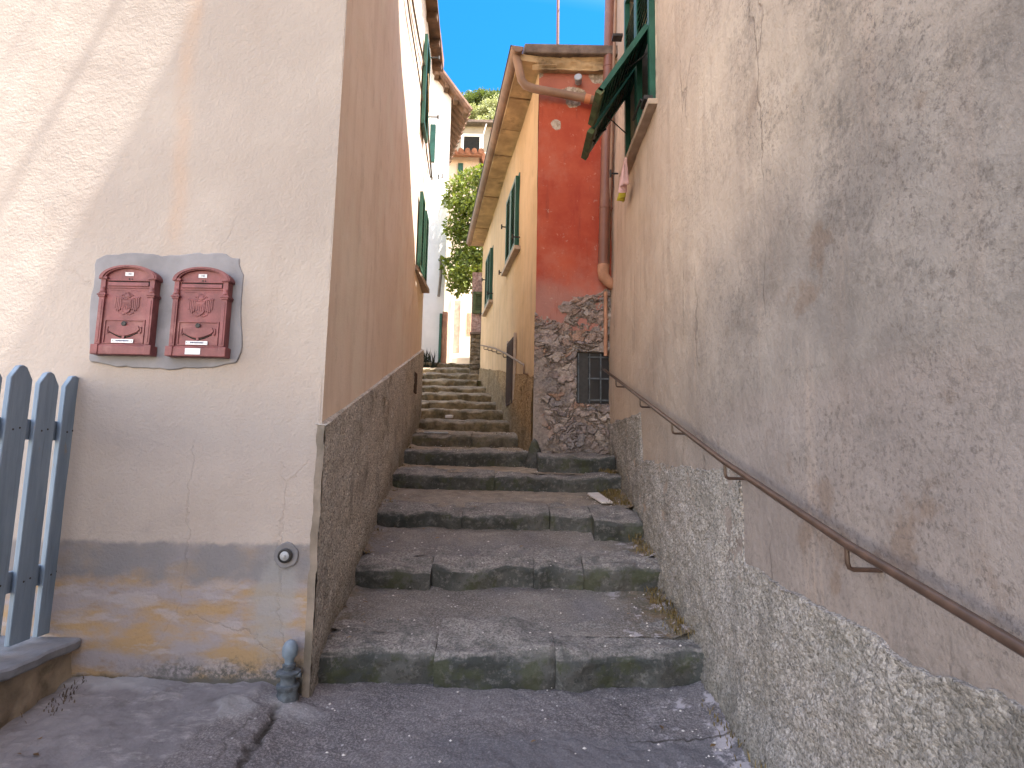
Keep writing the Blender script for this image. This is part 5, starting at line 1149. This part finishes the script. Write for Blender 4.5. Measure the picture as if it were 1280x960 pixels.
for row, yy_ in enumerate((42, 45, 48, 51, 54, 57.5, 61, 65, 69, 74, 79, 84, 90, 97)):
    nn_ = 6
    for k in range(nn_):
        x_ = yy_*(-.115+.125*(k+r.uniform(-.45, .45))/(nn_-1)); kind = 'olive' if row < 10 else 'broad'
        hill_tree(x_, yy_, kind, r.randrange(3), r.uniform(.55, .8)*(1+row*.05), 'silvery olive tree on the terraced hillside below the darker wood' if kind == 'olive' else 'dark green broadleaf tree near the crest of the hill', 'olive trees on the hillside' if kind == 'olive' else 'trees along the hill crest')
# ================================================================== things outside the frame that throw shade on the facade
oc = thing('cable_bundle', (.2, 0, 6.6), 'sagging bundle of cables along the eave over the alley mouth', 'cable')
def caster(px, py, x):     # point above the alley whose shadow falls on the facade at this place
    p_ = PY(px, py, YF); L_ = np.array([-.40, .08, -1.0]); k = (x-p_[0])/.40; return p_-L_*k
mb = MB(); 
for (px_, py_, x, rr_) in ((65, 145, .3, .021), (22, 50, .2, .012), (40, 52, .25, .008), (182, 110, .40, .005)):
    c = caster(px_, py_, x); mb.tube([c+(0, -2.8, .02), c+(0, 0, 0), c+(0, .6, 0)], rr_, 8)
mb.build('wire', M['cable'], oc)

# ================================================================== light, sky, camera
L = Vector((-.40, .08, -1.0)).normalized()
sun = bpy.data.lights.new('sun', 'SUN'); sun.energy = 4.0; sun.angle = rad(.53); sun.color = (1, .94, .85)
so = bpy.data.objects.new('sun', sun); C.objects.link(so); so.rotation_euler = L.to_track_quat('-Z', 'Y').to_euler(); so.location = (3, -2, 12)
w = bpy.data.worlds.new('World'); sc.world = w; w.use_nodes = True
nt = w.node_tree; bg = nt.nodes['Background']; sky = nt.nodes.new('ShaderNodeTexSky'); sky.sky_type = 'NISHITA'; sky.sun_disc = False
sky.sun_elevation = math.asin(-L.z); sky.sun_rotation = math.atan2(-L.x, -L.y); sky.air_density = 1.0; sky.dust_density = .3; sky.ozone_density = 1.6
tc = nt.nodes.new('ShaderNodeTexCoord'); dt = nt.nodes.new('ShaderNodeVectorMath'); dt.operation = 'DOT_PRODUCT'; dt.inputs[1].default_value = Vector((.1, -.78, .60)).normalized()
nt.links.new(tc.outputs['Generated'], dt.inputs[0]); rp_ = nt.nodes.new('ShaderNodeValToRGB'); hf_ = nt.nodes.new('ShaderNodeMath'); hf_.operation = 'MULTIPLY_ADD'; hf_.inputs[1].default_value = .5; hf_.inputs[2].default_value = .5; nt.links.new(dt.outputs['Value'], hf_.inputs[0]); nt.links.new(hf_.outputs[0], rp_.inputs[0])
rp_.color_ramp.elements[0].position = .40; rp_.color_ramp.elements[0].color = (.05, .33, .52, 1); rp_.color_ramp.elements[1].position = .62; rp_.color_ramp.elements[1].color = (2.75, 1.98, 1.45, 1)   # tint by direction: blue ahead, boosted warm overhead and behind to lift the shade
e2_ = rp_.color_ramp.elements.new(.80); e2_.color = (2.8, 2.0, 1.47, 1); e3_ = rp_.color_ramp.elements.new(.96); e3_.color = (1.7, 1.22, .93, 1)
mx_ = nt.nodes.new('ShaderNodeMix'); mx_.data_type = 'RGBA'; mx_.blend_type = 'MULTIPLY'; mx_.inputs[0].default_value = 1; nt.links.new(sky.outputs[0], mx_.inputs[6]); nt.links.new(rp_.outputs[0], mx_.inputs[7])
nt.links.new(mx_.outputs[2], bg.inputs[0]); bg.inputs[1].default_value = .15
cam = bpy.data.cameras.new('camera'); cam.sensor_width = 36; cam.lens = 36*F/1280; cam.clip_end = 600; cam.clip_start = .02
co = bpy.data.objects.new('camera', cam); C.objects.link(co)
co.matrix_world = Matrix.Translation((0, 0, ZC)) @ Matrix(RM.tolist()).to_4x4()
sc.camera = co
sc.render.engine = 'CYCLES'; sc.cycles.max_bounces = 8; sc.cycles.diffuse_bounces = 6
sc.view_settings.view_transform = 'Standard'; sc.view_settings.look = 'None'; sc.view_settings.exposure = 2.4; sc.view_settings.gamma = 1
sc.view_settings.use_curve_mapping = False
